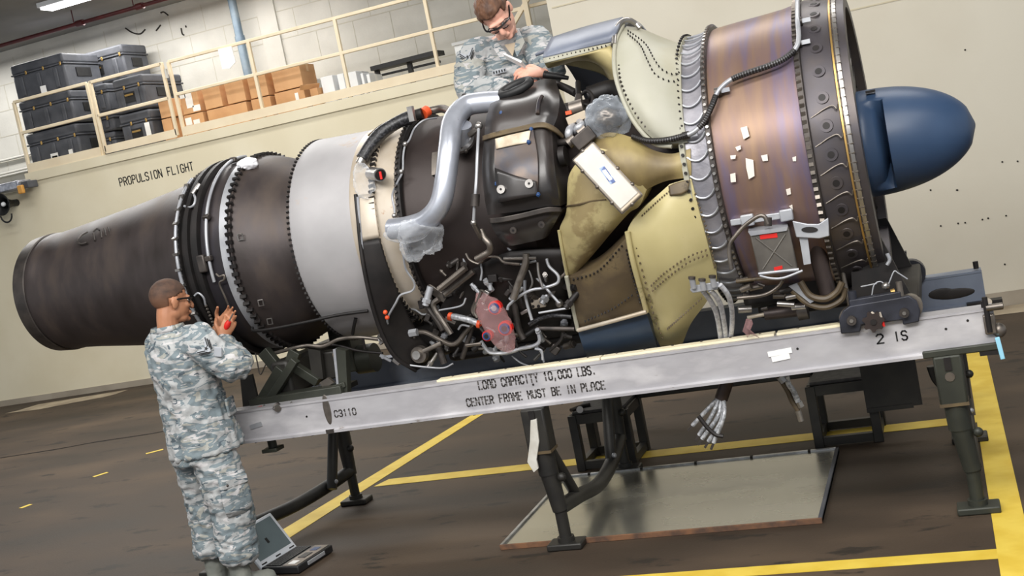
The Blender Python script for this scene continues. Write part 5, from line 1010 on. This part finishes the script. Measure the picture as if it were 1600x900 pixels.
M('skin_tan', (164, 112, 82), (178, 124, 92), rough=.5, scale=12); M('skin_fair', (222, 164, 142), (232, 178, 156), rough=.5, scale=14)
M('hair_brown', (74, 48, 34), (112, 78, 56), rough=.6, scale=30, stretch=(1, 1, .4), lo=.35, hi=.65); M('hair_dark', (58, 42, 34), (84, 60, 46), rough=.75, scale=26, lo=.35, hi=.65)
mt = MT['hair_dark']; nt = mt.node_tree; b = nt.nodes['Principled BSDF']; src = b.inputs['Base Color'].links[0].from_socket
tc = nt.nodes.new('ShaderNodeTexCoord'); sx_ = nt.nodes.new('ShaderNodeSeparateXYZ'); nt.links.new(tc.outputs['Object'], sx_.inputs[0]); mr = nt.nodes.new('ShaderNodeMapRange'); mr.inputs[1].default_value = 1.60; mr.inputs[2].default_value = 1.695; nt.links.new(sx_.outputs['Z'], mr.inputs[0])
mx = nt.nodes.new('ShaderNodeMix'); mx.data_type = 'RGBA'; nt.links.new(mr.outputs[0], mx.inputs[0]); mx.inputs[6].default_value = srgb((134, 94, 70)); nt.links.new(src, mx.inputs[7]); nt.links.new(mx.outputs[2], b.inputs['Base Color'])   # clipped sides fade to skin
M('boot', (118, 122, 116), (136, 138, 130), rough=.8, scale=12, bump=.1); M('glasses', (16, 16, 17), rough=.25); M('lens', (40, 38, 38), rough=.08); M('patch_grey', (168, 172, 178), rough=.8); M('tshirt', (176, 160, 138), rough=.9); M('eye_white', (235, 232, 228), rough=.3); M('lip', (186, 112, 100), rough=.5)

def ring_loft(q, rings, n=20):
    """rings: (centre, x-axis vector, y-axis vector) with the radii in the vectors' lengths; closed at both ends"""
    vs = []; m_ = len(rings)
    for c, ax, ay in rings:
        for k in range(n): t = 2*math.pi*k/n; vs.append(Vector(c)+Vector(ax)*math.cos(t)+Vector(ay)*math.sin(t))
    fs = [(i*n+k, i*n+(k+1) % n, (i+1)*n+(k+1) % n, (i+1)*n+k) for i in range(m_-1) for k in range(n)]
    q.add(vs, fs+[tuple(reversed(range(n))), tuple(range((m_-1)*n, m_*n))])
def limb(q, pts, radii, smooth=5):
    P = cat_rom(pts, smooth); R_ = cat_rom([Vector((r, 0, 0)) for r in radii], smooth); m_ = len(P)
    q.tube(P, .1, n=14, smooth=0, rad=lambda t: R_[min(m_-1, int(round(t*(m_-1))))].x)
def ell(q, c, R3, rad, rot=None):
    n0 = len(q.v); q.ball((0, 0, 0), 1, 20, 14, rad)
    for i in range(n0, len(q.v)): v = q.v[i]; v = rot @ v if rot is not None else v; q.v[i] = Vector(c)+R3 @ v
def merged(name, q, mat, parent, voxel=.006, it=4, fold=0., fscale=9., seed=0., fdir=(1, 1, 1)):
    o = q.build(name, mat, parent, smooth=0)
    md = o.modifiers.new('r', 'REMESH'); md.mode = 'VOXEL'; md.voxel_size = voxel
    ms = o.modifiers.new('s', 'SMOOTH'); ms.iterations = it; ms.factor = .5
    dg = bpy.context.evaluated_depsgraph_get(); me = bpy.data.meshes.new_from_object(o.evaluated_get(dg)); o.modifiers.clear(); old = o.data; o.data = me; bpy.data.meshes.remove(old)
    if not me.materials: me.materials.append(MT[mat])
    if fold:
        off = Vector((seed, seed*1.7, seed*.3)); new = []
        for v in me.vertices:
            p = Vector((v.co.x*fdir[0], v.co.y*fdir[1], v.co.z*fdir[2]))*fscale+off
            w = noise.noise(p)*.6+(.5-abs(noise.noise(p*1.6+off)))*.9+.35*noise.noise(p*3.1)
            new.append(v.co+v.normal*w*fold)
        for v, c in zip(me.vertices, new): v.co = c
    me.polygons.foreach_set('use_smooth', [True]*len(me.polygons)); me.update(); me.name = name
    return o
def hand(q, wrist, d, nrm, side, curl, size=1., thumb=(.5, .4), spread=.05):
    """palm plus five bent fingers; d points to the fingers, nrm out of the back of the hand, side is the thumb direction"""
    d, nrm, side = Vector(d).normalized(), Vector(nrm), Vector(side)
    nrm = (nrm-d*nrm.dot(d)).normalized(); s_ = d.cross(nrm); s_ = s_ if s_.dot(side) > 0 else -s_; w = Vector(wrist); k = size
    ring_loft(q, [(w-d*.03*k, s_*.027*k, nrm*.020*k), (w, s_*.028*k, nrm*.018*k), (w+d*.035*k, s_*.037*k, nrm*.016*k), (w+d*.075*k, s_*.042*k, nrm*.014*k), (w+d*.098*k, s_*.040*k, nrm*.011*k)], 16)
    for i, (o_, L_) in enumerate(((.030, .074), (.010, .084), (-.011, .078), (-.031, .060))):
        c_ = curl[i] if isinstance(curl, (list, tuple)) else curl; p = w+d*.09*k+s_*o_*k; a = 0; dd = (d+s_*(o_/.03)*spread).normalized(); pts = [p]; rr = [.0098*k]
        for j, fr in enumerate((.44, .31, .25)):
            a += c_*(.75, 1.0, .7)[j]; v = dd*math.cos(a)-nrm*math.sin(a); p = p+v*L_*fr*k; pts.append(p); rr.append((.0092, .0082, .0068)[j]*k)
        q.tube(pts, .01, n=10, smooth=3, rad=lambda t, rr=rr: rr[0]+(rr[-1]-rr[0])*t); q.ball(pts[-1], rr[-1], 8, 6)
    p = w+d*.025*k+s_*.030*k; v = (d*.6+s_*.75-nrm*.15).normalized(); p1 = p+v*.042*k; v2 = (d*(.8)+s_*thumb[0]*.4-nrm*thumb[1]).normalized(); p2 = p1+v2*.032*k; p3 = p2+(v2*.8-nrm*thumb[1]*.5-s_*.1).normalized()*.026*k
    q.tube([p-v*.02*k, p, p1, p2, p3], .011, n=10, smooth=3, rad=lambda t: (.015-.007*t)*k); q.ball(p3, .0085*k, 8, 6)
def head(q, c, f, up, neck_to, neck_r=.056, k=1.):
    """adds the head's volumes; returns the frame (x right, y forward, z up)"""
    f = Vector(f).normalized(); up = Vector(up); up = (up-f*up.dot(f)).normalized(); r = f.cross(up); R3 = Matrix((r, f, up)).transposed(); c = Vector(c)
    def e(p, rad, rot=None): ell(q, c+R3 @ (Vector(p)*k), R3, tuple(x*k for x in rad), rot)
    e((0, -.015, .035), (.075, .097, .086)); e((0, .028, -.02), (.063, .068, .088)); e((0, .042, -.088), (.042, .046, .030)); e((0, .0, -.06), (.062, .06, .05))
    e((0, .084, .020), (.048, .014, .010)); e((0, .097, -.064), (.023, .010, .012)); e((0, .083, -.098), (.020, .016, .014))
    for s in (-1, 1): e((s*.040, .066, -.022), (.022, .024, .020)); e((s*.076, -.005, -.012), (.010, .021, .033), Matrix.Rotation(-.25, 3, 'X') @ Matrix.Rotation(s*.35, 3, 'Z')); e((s*.080, -.012, -.004), (.008, .020, .024))
    q.tube([c+R3 @ (Vector(p)*k) for p in ((0, .086, .012), (0, .100, -.008), (0, .112, -.028), (0, .104, -.038))], .012, n=10, smooth=3, rad=lambda t: (.009+.008*t)*k); q.ball(c+R3 @ (Vector((0, .110, -.030))*k), .015*k, 10, 8)
    limb(q, [c+R3 @ Vector((0, -.02, -.03)), c+R3 @ Vector((0, -.03, -.10)), Vector(neck_to)], [.058, neck_r, neck_r+.008])
    return R3, c
def hair(name, mat, R3, c, parent, low, scale, amp, seed, k=1.):
    """shell over the cranium, kept where the hairline function says so"""
    n, m_ = 48, 36; vs, fs, keep = [], [], []
    for j in range(m_+1):
        p = math.pi*j/m_
        for i in range(n):
            t = 2*math.pi*i/n; d = Vector((math.sin(p)*math.sin(t), math.sin(p)*math.cos(t), math.cos(p)))
            v = Vector((d.x*.077*scale, d.y*.099*scale-.015, d.z*.088*scale+.035)); w = amp*(noise.noise(Vector((d.x*9, d.y*4, d.z*9))+Vector((seed, 0, 0)))+.6*noise.noise(d*18)); v = v+d*(w+max(0, amp*.8))
            vs.append(c+R3 @ (v*k)); keep.append(low(d, v))
    for j in range(m_):
        for i in range(n):
            f_ = (j*n+i, j*n+(i+1) % n, (j+1)*n+(i+1) % n, (j+1)*n+i)
            if all(keep[x] for x in f_): fs.append(f_)
    return MB().add(vs, fs).build(name, mat, parent, smooth=60, solid=.012, offset=-1)
def glasses(R3, c, parent, k=1., lens='lens', eye='eye_white'):
    def g(*p): return c+R3 @ (Vector(p)*k)
    o = MB().tube([g(-.080, -.02, .004), g(-.079, .03, .010), g(-.068, .082, .010), g(-.03, .101, .009), g(0, .107, .010), g(.03, .101, .009), g(.068, .082, .010), g(.079, .03, .010), g(.080, -.02, .004)], .0052, n=8).build('glasses', 'glasses', parent)
    for s in (-1, 1):
        pts = [g(s*(.036+.029*math.cos(a)), .101-.016*abs(math.cos(a)+1)*.5-(.012 if math.cos(a) > 0 else 0), -.006+.018*math.sin(a)) for a in [2*math.pi*i/16 for i in range(16)]]
        MB().add(pts, [tuple(range(16))]).build('lens', lens, o, solid=.003, offset=0); MB().tube(pts+[pts[0]], .003, n=6, smooth=0).build('rim', 'glasses', o)
        e = g(s*.031, .078, -.002); MB().ball(e, .011*k, 10, 8).build('eye', eye, parent)
    return o
def rank_patch(parent, c, nrm, up, s=1.):
    n_ = Vector(nrm).normalized(); up = Vector(up); u = (up-n_*up.dot(n_)).normalized(); r = u.cross(n_); c = Vector(c)
    b = MB().prism([c+r*x*s+u*y*s for x, y in ((-.05, .022), (0, -.036), (.05, .022), (.05, .042), (0, -.004+.012), (-.05, .042))], n_*.004).build('rank_patch', 'patch_grey', parent, smooth=0)
    for sg in (-1, 1):
        for k in range(3):
            o_ = .030-.014*k; a, e = c+r*sg*.048*s+u*(o_+.004)*s+n_*.004, c+r*sg*.014*s+u*(o_-.036)*s+n_*.004; MB().bar(a, e, .004, .0055*s, up=n_.cross(r)).build('stripe', 'paint_black', b)
    st_ = [c+n_*.005+(r*math.sin(a)+u*math.cos(a))*(.013 if i % 2 == 0 else .0055)*s-u*.004*s for i, a in enumerate([2*math.pi*i/10 for i in range(10)])]
    MB().prism(st_, n_*.002).build('star', 'paint_black', b, smooth=0)
V = Vector
# ---------------------------------------------------------------- person standing at the rear flange
B = V((-3.95, 5.42, 0)); pt = thing('person', 'person in grey camouflage uniform and dark glasses standing at the rear flange, holding a screwdriver', 'person', B)
an = math.radians(62); f = V((math.cos(an), math.sin(an), 0)); r = V((math.sin(an), -math.cos(an), 0)); Z = V((0, 0, 1))
def b1(x, y, z): return B+r*x+f*y+Z*z
hc_ = at(267, 471, 5.42); hf = V((math.cos(math.radians(57)), math.sin(math.radians(57)), -.14))
sR, eR, wR = b1(.205, .02, 1.405), at(370, 572, 5.36), at(347, 528, 5.60)
sL, eL, wL = b1(-.195, .02, 1.405), b1(-.22, .23, 1.20), at(341, 512, 5.66)
q = MB(); R3, hc_ = head(q, hc_, hf, (0, 0, 1), b1(0, -.03, 1.42), k=1.02)
ring_loft(q, [(b1(0, .0, .84), r*.14, f*.09), (b1(0, 0, 1.0), r*.13, f*.085), (b1(0, 0, 1.2), r*.15, f*.09), (b1(0, -.01, 1.38), r*.16, f*.08), (b1(0, -.02, 1.46), r*.08, f*.06)])
limb(q, [sR, eR, wR], [.045, .04, .027]); limb(q, [sL, eL, wL], [.045, .04, .027]); limb(q, [b1(.1, 0, .9), b1(.11, .03, .5), b1(.12, 0, .1)], [.08, .05, .04]); limb(q, [b1(-.1, 0, .9), b1(-.11, .02, .5), b1(-.12, 0, .1)], [.08, .05, .04])
hand(q, wR, at(357, 508, 5.63)-wR, V((.5, -.8, -.3)), V((-.4, -.3, .8)), 1.15, thumb=(.4, .9))
hand(q, wL, at(364, 488, 5.66)-wL, V((.3, .9, .1)), V((-.7, -.3, .2)), [.30, .22, .18, .2], thumb=(.5, .4))
body = merged('body', q, 'skin_tan', pt, voxel=.0048, it=3)
hair('hair', 'hair_dark', R3, hc_, pt, lambda d, v: v.z > (.052 if v.y > .052 else (.020+.02*max(0, v.y/.05) if abs(v.x) > .05 and v.y > -.03 else -.035))+.008*noise.noise(d*9), .985, .001, 2, k=1.02)
gl = glasses(R3, hc_, pt, 1.02)
q = MB()
ring_loft(q, [(b1(0, .035, .80), r*.225, f*.195), (b1(0, .035, .86), r*.22, f*.19), (b1(0, .02, 1.0), r*.205, f*.165), (b1(0, .015, 1.12), r*.205, f*.155), (b1(0, .0, 1.26), r*.222, f*.155), (b1(0, -.01, 1.36), r*.222, f*.142), (b1(0, -.02, 1.42), r*.185, f*.115), (b1(0, -.028, 1.465), r*.11, f*.09), (b1(0, -.03, 1.485), r*.09, f*.085)], 28)
limb(q, [b1(.10, -.01, 1.38), sR, sR.lerp(eR, .5)+V((0, -.005, -.01)), eR, eR.lerp(wR, .5), eR.lerp(wR, .86)], [.09, .093, .088, .080, .066, .046]); limb(q, [b1(-.10, -.01, 1.38), sL, sL.lerp(eL, .5), eL, eL.lerp(wL, .5), eL.lerp(wL, .86)], [.09, .090, .086, .078, .064, .046])
ja = merged('jacket', q, 'camo', pt, voxel=.009, it=5, fold=.022, fscale=10, seed=2.2, fdir=(1, 1, .8))
q = MB()
pts = [b1(.088*math.cos(a), -.032+.082*math.sin(a), 0) for a in [2*math.pi*i/30 for i in range(31)]]
MB().grid([[p+Z*1.462+(p-b1(0, -.03, 0))*.1 for p in pts], [p+Z*1.495 for p in pts], [p+Z*1.515+(p-b1(0, -.03, 0))*.02 for p in pts], [p+Z*1.488+(p-b1(0, -.03, 0))*.16 for p in pts]]).build('collar', 'camo', ja, solid=.006)
q = MB()
ring_loft(q, [(b1(0, .0, .93), r*.17, f*.13), (b1(0, 0, .86), r*.185, f*.145), (b1(0, 0, .76), r*.195, f*.15)], 24)
limb(q, [b1(.09, .01, .84), b1(.105, .02, .70), b1(.12, .035, .50), b1(.125, .02, .32), b1(.13, .005, .22), b1(.13, .0, .185)], [.11, .122, .116, .110, .106, .075]); limb(q, [b1(-.09, .0, .84), b1(-.10, .01, .70), b1(-.115, .02, .50), b1(-.12, .01, .32), b1(-.125, -.005, .22), b1(-.125, -.01, .185)], [.11, .120, .112, .106, .104, .074])
tr = merged('trousers', q, 'camo', pt, voxel=.009, it=4, fold=.02, fscale=11, seed=5.1, fdir=(1, 1, 1.4))
pk = []
for (x, y), (z0, z1) in (((.222, .02), (.46, .68)),):
    pk_ = MB()
    ring_loft(pk_, [(b1(x, y, z0), r*.02, f*.075), (b1(x+.016, y, z0+.03), r*.026, f*.085), (b1(x+.016, y, z1-.05), r*.026, f*.085), (b1(x+.004, y, z1), r*.02, f*.078)], 20)
    pc = merged('cargo_pocket', pk_, 'camo', tr, voxel=.007, it=3, fold=.006, fscale=14, seed=1); MB().bar(b1(x+.038, y-.075, z1-.04), b1(x+.038, y+.075, z1-.04), .012, .05).build('pocket_flap', 'camo', pc, bevel=.008); MB().ball(b1(x+.042, y-.05, z1-.045), .008, 8, 6).build('button', 'steel_dark', pc)
MB().bar(b1(.20, .10, 1.02), b1(.13, .185, 1.02), .016, .10).build('jacket_pocket', 'camo', ja, bevel=.008)
for x, y in ((.13, 0), (-.125, -.01)):
    q = MB(); limb(q, [b1(x, y, .24), b1(x, y, .14), b1(x, y+.0, .06)], [.056, .056, .058]); limb(q, [b1(x, y-.05, .045), b1(x, y+.05, .05), b1(x, y+.15, .042), b1(x, y+.19, .036)], [.042, .050, .046, .032])
    bt = merged('boot', q, 'boot', pt, voxel=.007, it=3, fold=.003, fscale=20); MB().prism([b1(x-.05, y-.09, 0), b1(x+.05, y-.09, 0), b1(x+.052, y+.12, 0), b1(x+.03, y+.22, 0), b1(x-.03, y+.22, 0), b1(x-.052, y+.12, 0)], (0, 0, .022)).build('sole', 'black_rubber', bt)
um = (sR+eR)/2; rank_patch(ja, at(322, 544, um.y-.105), (.12, -1, .25), (-.8, 0, .6), .95)
MB().box(at(341, 550, um.y-.09), (.045, .012, .05), Matrix.Rotation(.2, 3, 'Y')).build('sleeve_badge', 'patch_grey', ja, bevel=.003)
t = thing('screwdriver', 'red-handled screwdriver in the hands of the standing person', 'tool', at(352, 512, 5.63)); c = at(351, 516, 5.615); e = at(358, 502, 5.62)
MB().tube([c, c.lerp(e, .5), e], .017, n=12, smooth=3, rad=lambda t: .012+.006*math.sin(t*3)).build('handle', 'red_paint', t); MB().cyl(e, e+(e-c).normalized()*.05, .004).build('shaft', 'steel', t)
# ---------------------------------------------------------------- person working above the engine
B2 = V((-2.30, 7.2, 1.40)); p2 = thing('person', 'person with brown hair and glasses leaning over the engine writing on paper', 'person', B2)
def a2(x, y, Y): return at(x, y, Y)
hc2 = a2(775, 22, 6.46); hf2 = V((.24, -.60, -.80)); hup = V((-.22, -.62, .7))
s1, e1, w1_ = a2(745, 84, 6.66), a2(735, 140, 6.50), a2(806, 140, 6.36)
s2, e2, w2 = a2(836, 66, 6.68), a2(862, 112, 6.52), a2(850, 114, 6.40)
pel = V((-2.30, 7.12, 2.12)); chest = a2(795, 104, 6.72); nk = a2(788, 54, 6.70)
q = MB(); R3b, hc2 = head(q, hc2, hf2, hup, nk+V((0, .03, -.02)), k=1.12)
ax, ay = V((1, 0, 0)), V((0, .8, .6))
ring_loft(q, [(pel, ax*.14, V((0, .1, 0))), (pel.lerp(chest, .5), ax*.14, V((0, .1, 0))), (chest, ax*.15, V((0, .09, .03))), (nk, ax*.08, V((0, .06, .03)))])
limb(q, [s1, e1, w1_], [.045, .04, .027]); limb(q, [s2, e2, w2], [.045, .04, .027])
for s in (-1, 1): limb(q, [pel+V((s*.1, 0, 0)), V((-2.30+s*.12, 7.2, 1.85)), V((-2.30+s*.13, 7.3, 1.46))], [.08, .055, .04])
hand(q, w2, a2(826, 112, 6.34)-w2, V((-.1, -.75, .65)), V((-.4, -.2, .9)), [.55, .6, .65, .7], thumb=(.3, .7), size=1.1)
hand(q, w1_, a2(836, 126, 6.35)-w1_, V((0, -.4, .9)), V((0, -.7, .4)), [.5, .55, .6, .6], thumb=(.3, .6))
merged('body', q, 'skin_fair', p2, voxel=.0048, it=3)
hair('hair', 'hair_brown', R3b, hc2, p2, lambda d, v: v.z > (.062 if v.y > .055 else (.03 if abs(v.x) > .06 and v.y > -.03 else -.03)), 1.03, .006, 4, k=1.12)
glass('clear_lens', (230, 232, 236), .12); glasses(R3b, hc2, p2, 1.12, 'clear_lens', 'skin_fair')
q = MB()
ring_loft(q, [(pel+V((0, 0, -.06)), ax*.19, V((0, .15, 0))), (pel.lerp(chest, .35), ax*.195, V((0, .16, 0))), (pel.lerp(chest, .75), ax*.215, V((0, .155, .05))), (chest, ax*.22, V((0, .145, .06))), (chest.lerp(nk, .55), ax*.20, V((0, .12, .05))), (chest.lerp(nk, .85), ax*.13, V((0, .09, .04))), (nk+V((0, .02, 0)), ax*.085, V((0, .08, .03)))], 28)
limb(q, [chest.lerp(nk, .5)+V((-.08, .01, 0)), s1, s1.lerp(e1, .5)+V((-.015, 0, 0)), e1, e1.lerp(w1_, .5), e1.lerp(w1_, .9)], [.085, .092, .090, .082, .068, .046]); limb(q, [chest.lerp(nk, .5)+V((.08, .01, 0)), s2, s2.lerp(e2, .5), e2, e2.lerp(w2, .6), e2.lerp(w2, .95)], [.085, .09, .086, .074, .056, .044])
j2 = merged('jacket', q, 'camo', p2, voxel=.009, it=5, fold=.02, fscale=10, seed=8.3)
q = MB()
ring_loft(q, [(pel+V((0, 0, .02)), ax*.17, V((0, .13, 0))), (pel+V((0, 0, -.12)), ax*.19, V((0, .15, 0)))], 20)
for s in (-1, 1): limb(q, [pel+V((s*.09, 0, -.05)), V((-2.30+s*.12, 7.2, 1.85)), V((-2.30+s*.13, 7.3, 1.52))], [.115, .11, .10])
merged('trousers', q, 'camo', p2, voxel=.012, it=4, fold=.014, fscale=10, seed=3)
for s in (-1, 1):
    q = MB(); X_ = -2.30+s*.13; limb(q, [(X_, 7.3, 1.6), (X_, 7.3, 1.46)], [.056, .056]); limb(q, [(X_, 7.35, 1.447), (X_, 7.23, 1.45), (X_, 7.13, 1.44)], [.042, .048, .034]); merged('boot', q, 'boot', p2, voxel=.008, it=2)
# collar flaps and T-shirt at the neck
col = [(a2(764, 66, 6.50), a2(776, 64, 6.52), a2(799, 92, 6.52), a2(784, 96, 6.50)), (a2(803, 78, 6.52), a2(809, 44, 6.54), a2(820, 66, 6.51), a2(808, 90, 6.51))]
for c4 in col: MB().prism(c4, (0, .008, .003)).build('collar_flap', 'camo', j2, bevel=.003)
MB().prism([a2(788, 70, 6.54), a2(806, 66, 6.54), a2(801, 88, 6.53)], (0, .006, 0)).build('tshirt', 'tshirt', j2)
rank_patch(j2, a2(731, 88, s1.y-.135), (-.1, -1, .12), (-.15, 0, 1), .95)
a, b_ = a2(770, 114, 6.55), a2(791, 109, 6.55); nt_ = MB().bar(a, b_, .006, .022).build('name_tape', 'patch_grey', j2)
for k in range(5): p = a.lerp(b_, (k+.5)/5)+V((0, -.004, 0)); MB().box(p, (.008, .004, .014)).build('stitch', 'paint_black', nt_)
c4 = [a2(792, 93, 6.42), a2(795, 92, 6.42), a2(822, 104, 6.32), a2(820, 107, 6.32)]; tag(MB().prism(c4, (0, -.05, .03)).build('paper_slip', 'white_paper', loc=c4[0]), 'narrow white paper slip held by the person above the engine', 'paper')
t = thing('marker', 'black marker lying across the tank top at the hand of the upper person', 'tool', a2(870, 120, 6.4)); MB().tube([a2(852, 117, 6.38), a2(870, 119, 6.38), a2(888, 122, 6.38)], .018, n=10, rad=lambda t: .021-.010*t).build('barrel', 'black_rubber', t); MB().cyl(a2(850, 116, 6.38), a2(854, 117, 6.38), .022).build('cap', 'core_black', t)
# ------------------------------------------------------------------ laptop on the floor
M('laptop_grey', (206, 211, 218), (216, 220, 226), rough=.4, scale=5); M('laptop_black', (24, 24, 26), (32, 32, 34), rough=.45, scale=8); M('screen', (98, 110, 114), (112, 124, 126), rough=.18, scale=2)
g0, g1 = atz(406, 893, .03), atz(464, 857, .03); hx = (g1-g0); Lw = .34; hx.normalize(); g0 = g1-hx*Lw; fw = V((-hx.y, hx.x, 0)); fw = fw if fw.x > 0 else -fw
fw = -V((hx.y, -hx.x, 0)) if V((hx.y, -hx.x, 0)).x < 0 else V((hx.y, -hx.x, 0))
t = thing('laptop', 'open rugged laptop with grey lid standing on the floor behind the standing person', 'laptop', (g0+g1)/2-Z*.03)
Rm = Matrix((hx, fw, hx.cross(fw))).transposed(); 
if Rm.col[2].z < 0: Rm = Matrix((-hx, fw, (-hx).cross(fw))).transposed()
mid = (g0+g1)/2; MB().box(mid+fw*.13+Z*(-.005), (Lw, .26, .042), Rm).build('base', 'laptop_black', t, bevel=.006)
for i in range(5):
    for j in range(13): MB().box(mid+hx*((j-6)*.023)+fw*(.03+i*.021)+Z*.018, (.019, .017, .006), Rm).build('key', 'black_rubber', t)
MB().box(mid+fw*.195+Z*.0175, (Lw*.94, .10, .004), Rm).build('palm_rest', 'steel_dull', t); MB().box(mid+fw*.19+Z*.0205, (.08, .05, .003), Rm).build('touch_pad', 'laptop_black', t); MB().box(mid+fw*.262, (.16, .012, .02), Rm).build('carry_handle', 'lite_grey', t)
for s, mt in ((-.11, 'white_paper'), (.10, 'blue_paint')): MB().box(mid+hx*s+fw*.19+Z*.0205, (.05, .045, .002), Rm).build('sticker', mt, t)
tp = at(418, 799, 0); 
best = None
for k in range(60, 131):
    a = math.radians(k); u = fw*math.cos(a)+Z*math.sin(a); e = g1+u*.26; dl = e-O; zz = dl.dot(FX); x_, y_ = 800+F*dl.dot(RX)/zz, 450-F*dl.dot(UX)/zz
    d_ = (x_-418)**2+(y_-799)**2
    if best is None or d_ < best[0]: best = (d_, a)
a = best[1]; u = fw*math.cos(a)+Z*math.sin(a); nf = hx.cross(u); nf = nf if nf.dot(fw) > 0 else -nf; Rs = Matrix((hx, u, hx.cross(u))).transposed()
cl = mid+u*.135; ld = MB().box(cl, (Lw, .265, .022), Rs).build('lid', 'laptop_grey', t, bevel=.006); MB().box(cl+nf*.0115+u*.012, (Lw*.86, .205, .003), Rs).build('screen', 'screen', ld); MB().box(cl+nf*.0135-u*.005, (.02, .035, .002), Rs).build('screen_icon', 'laptop_black', ld)
for s in (-.13, 0, .13): MB().box(cl+nf*.0115-u*.112+hx*s, (.045, .008, .003), Rs).build('vent', 'laptop_black', ld)
for s in (-.12, .12): MB().cyl(mid+hx*(s-.02), mid+hx*(s+.02), .016).build('hinge', 'lite_grey', t)
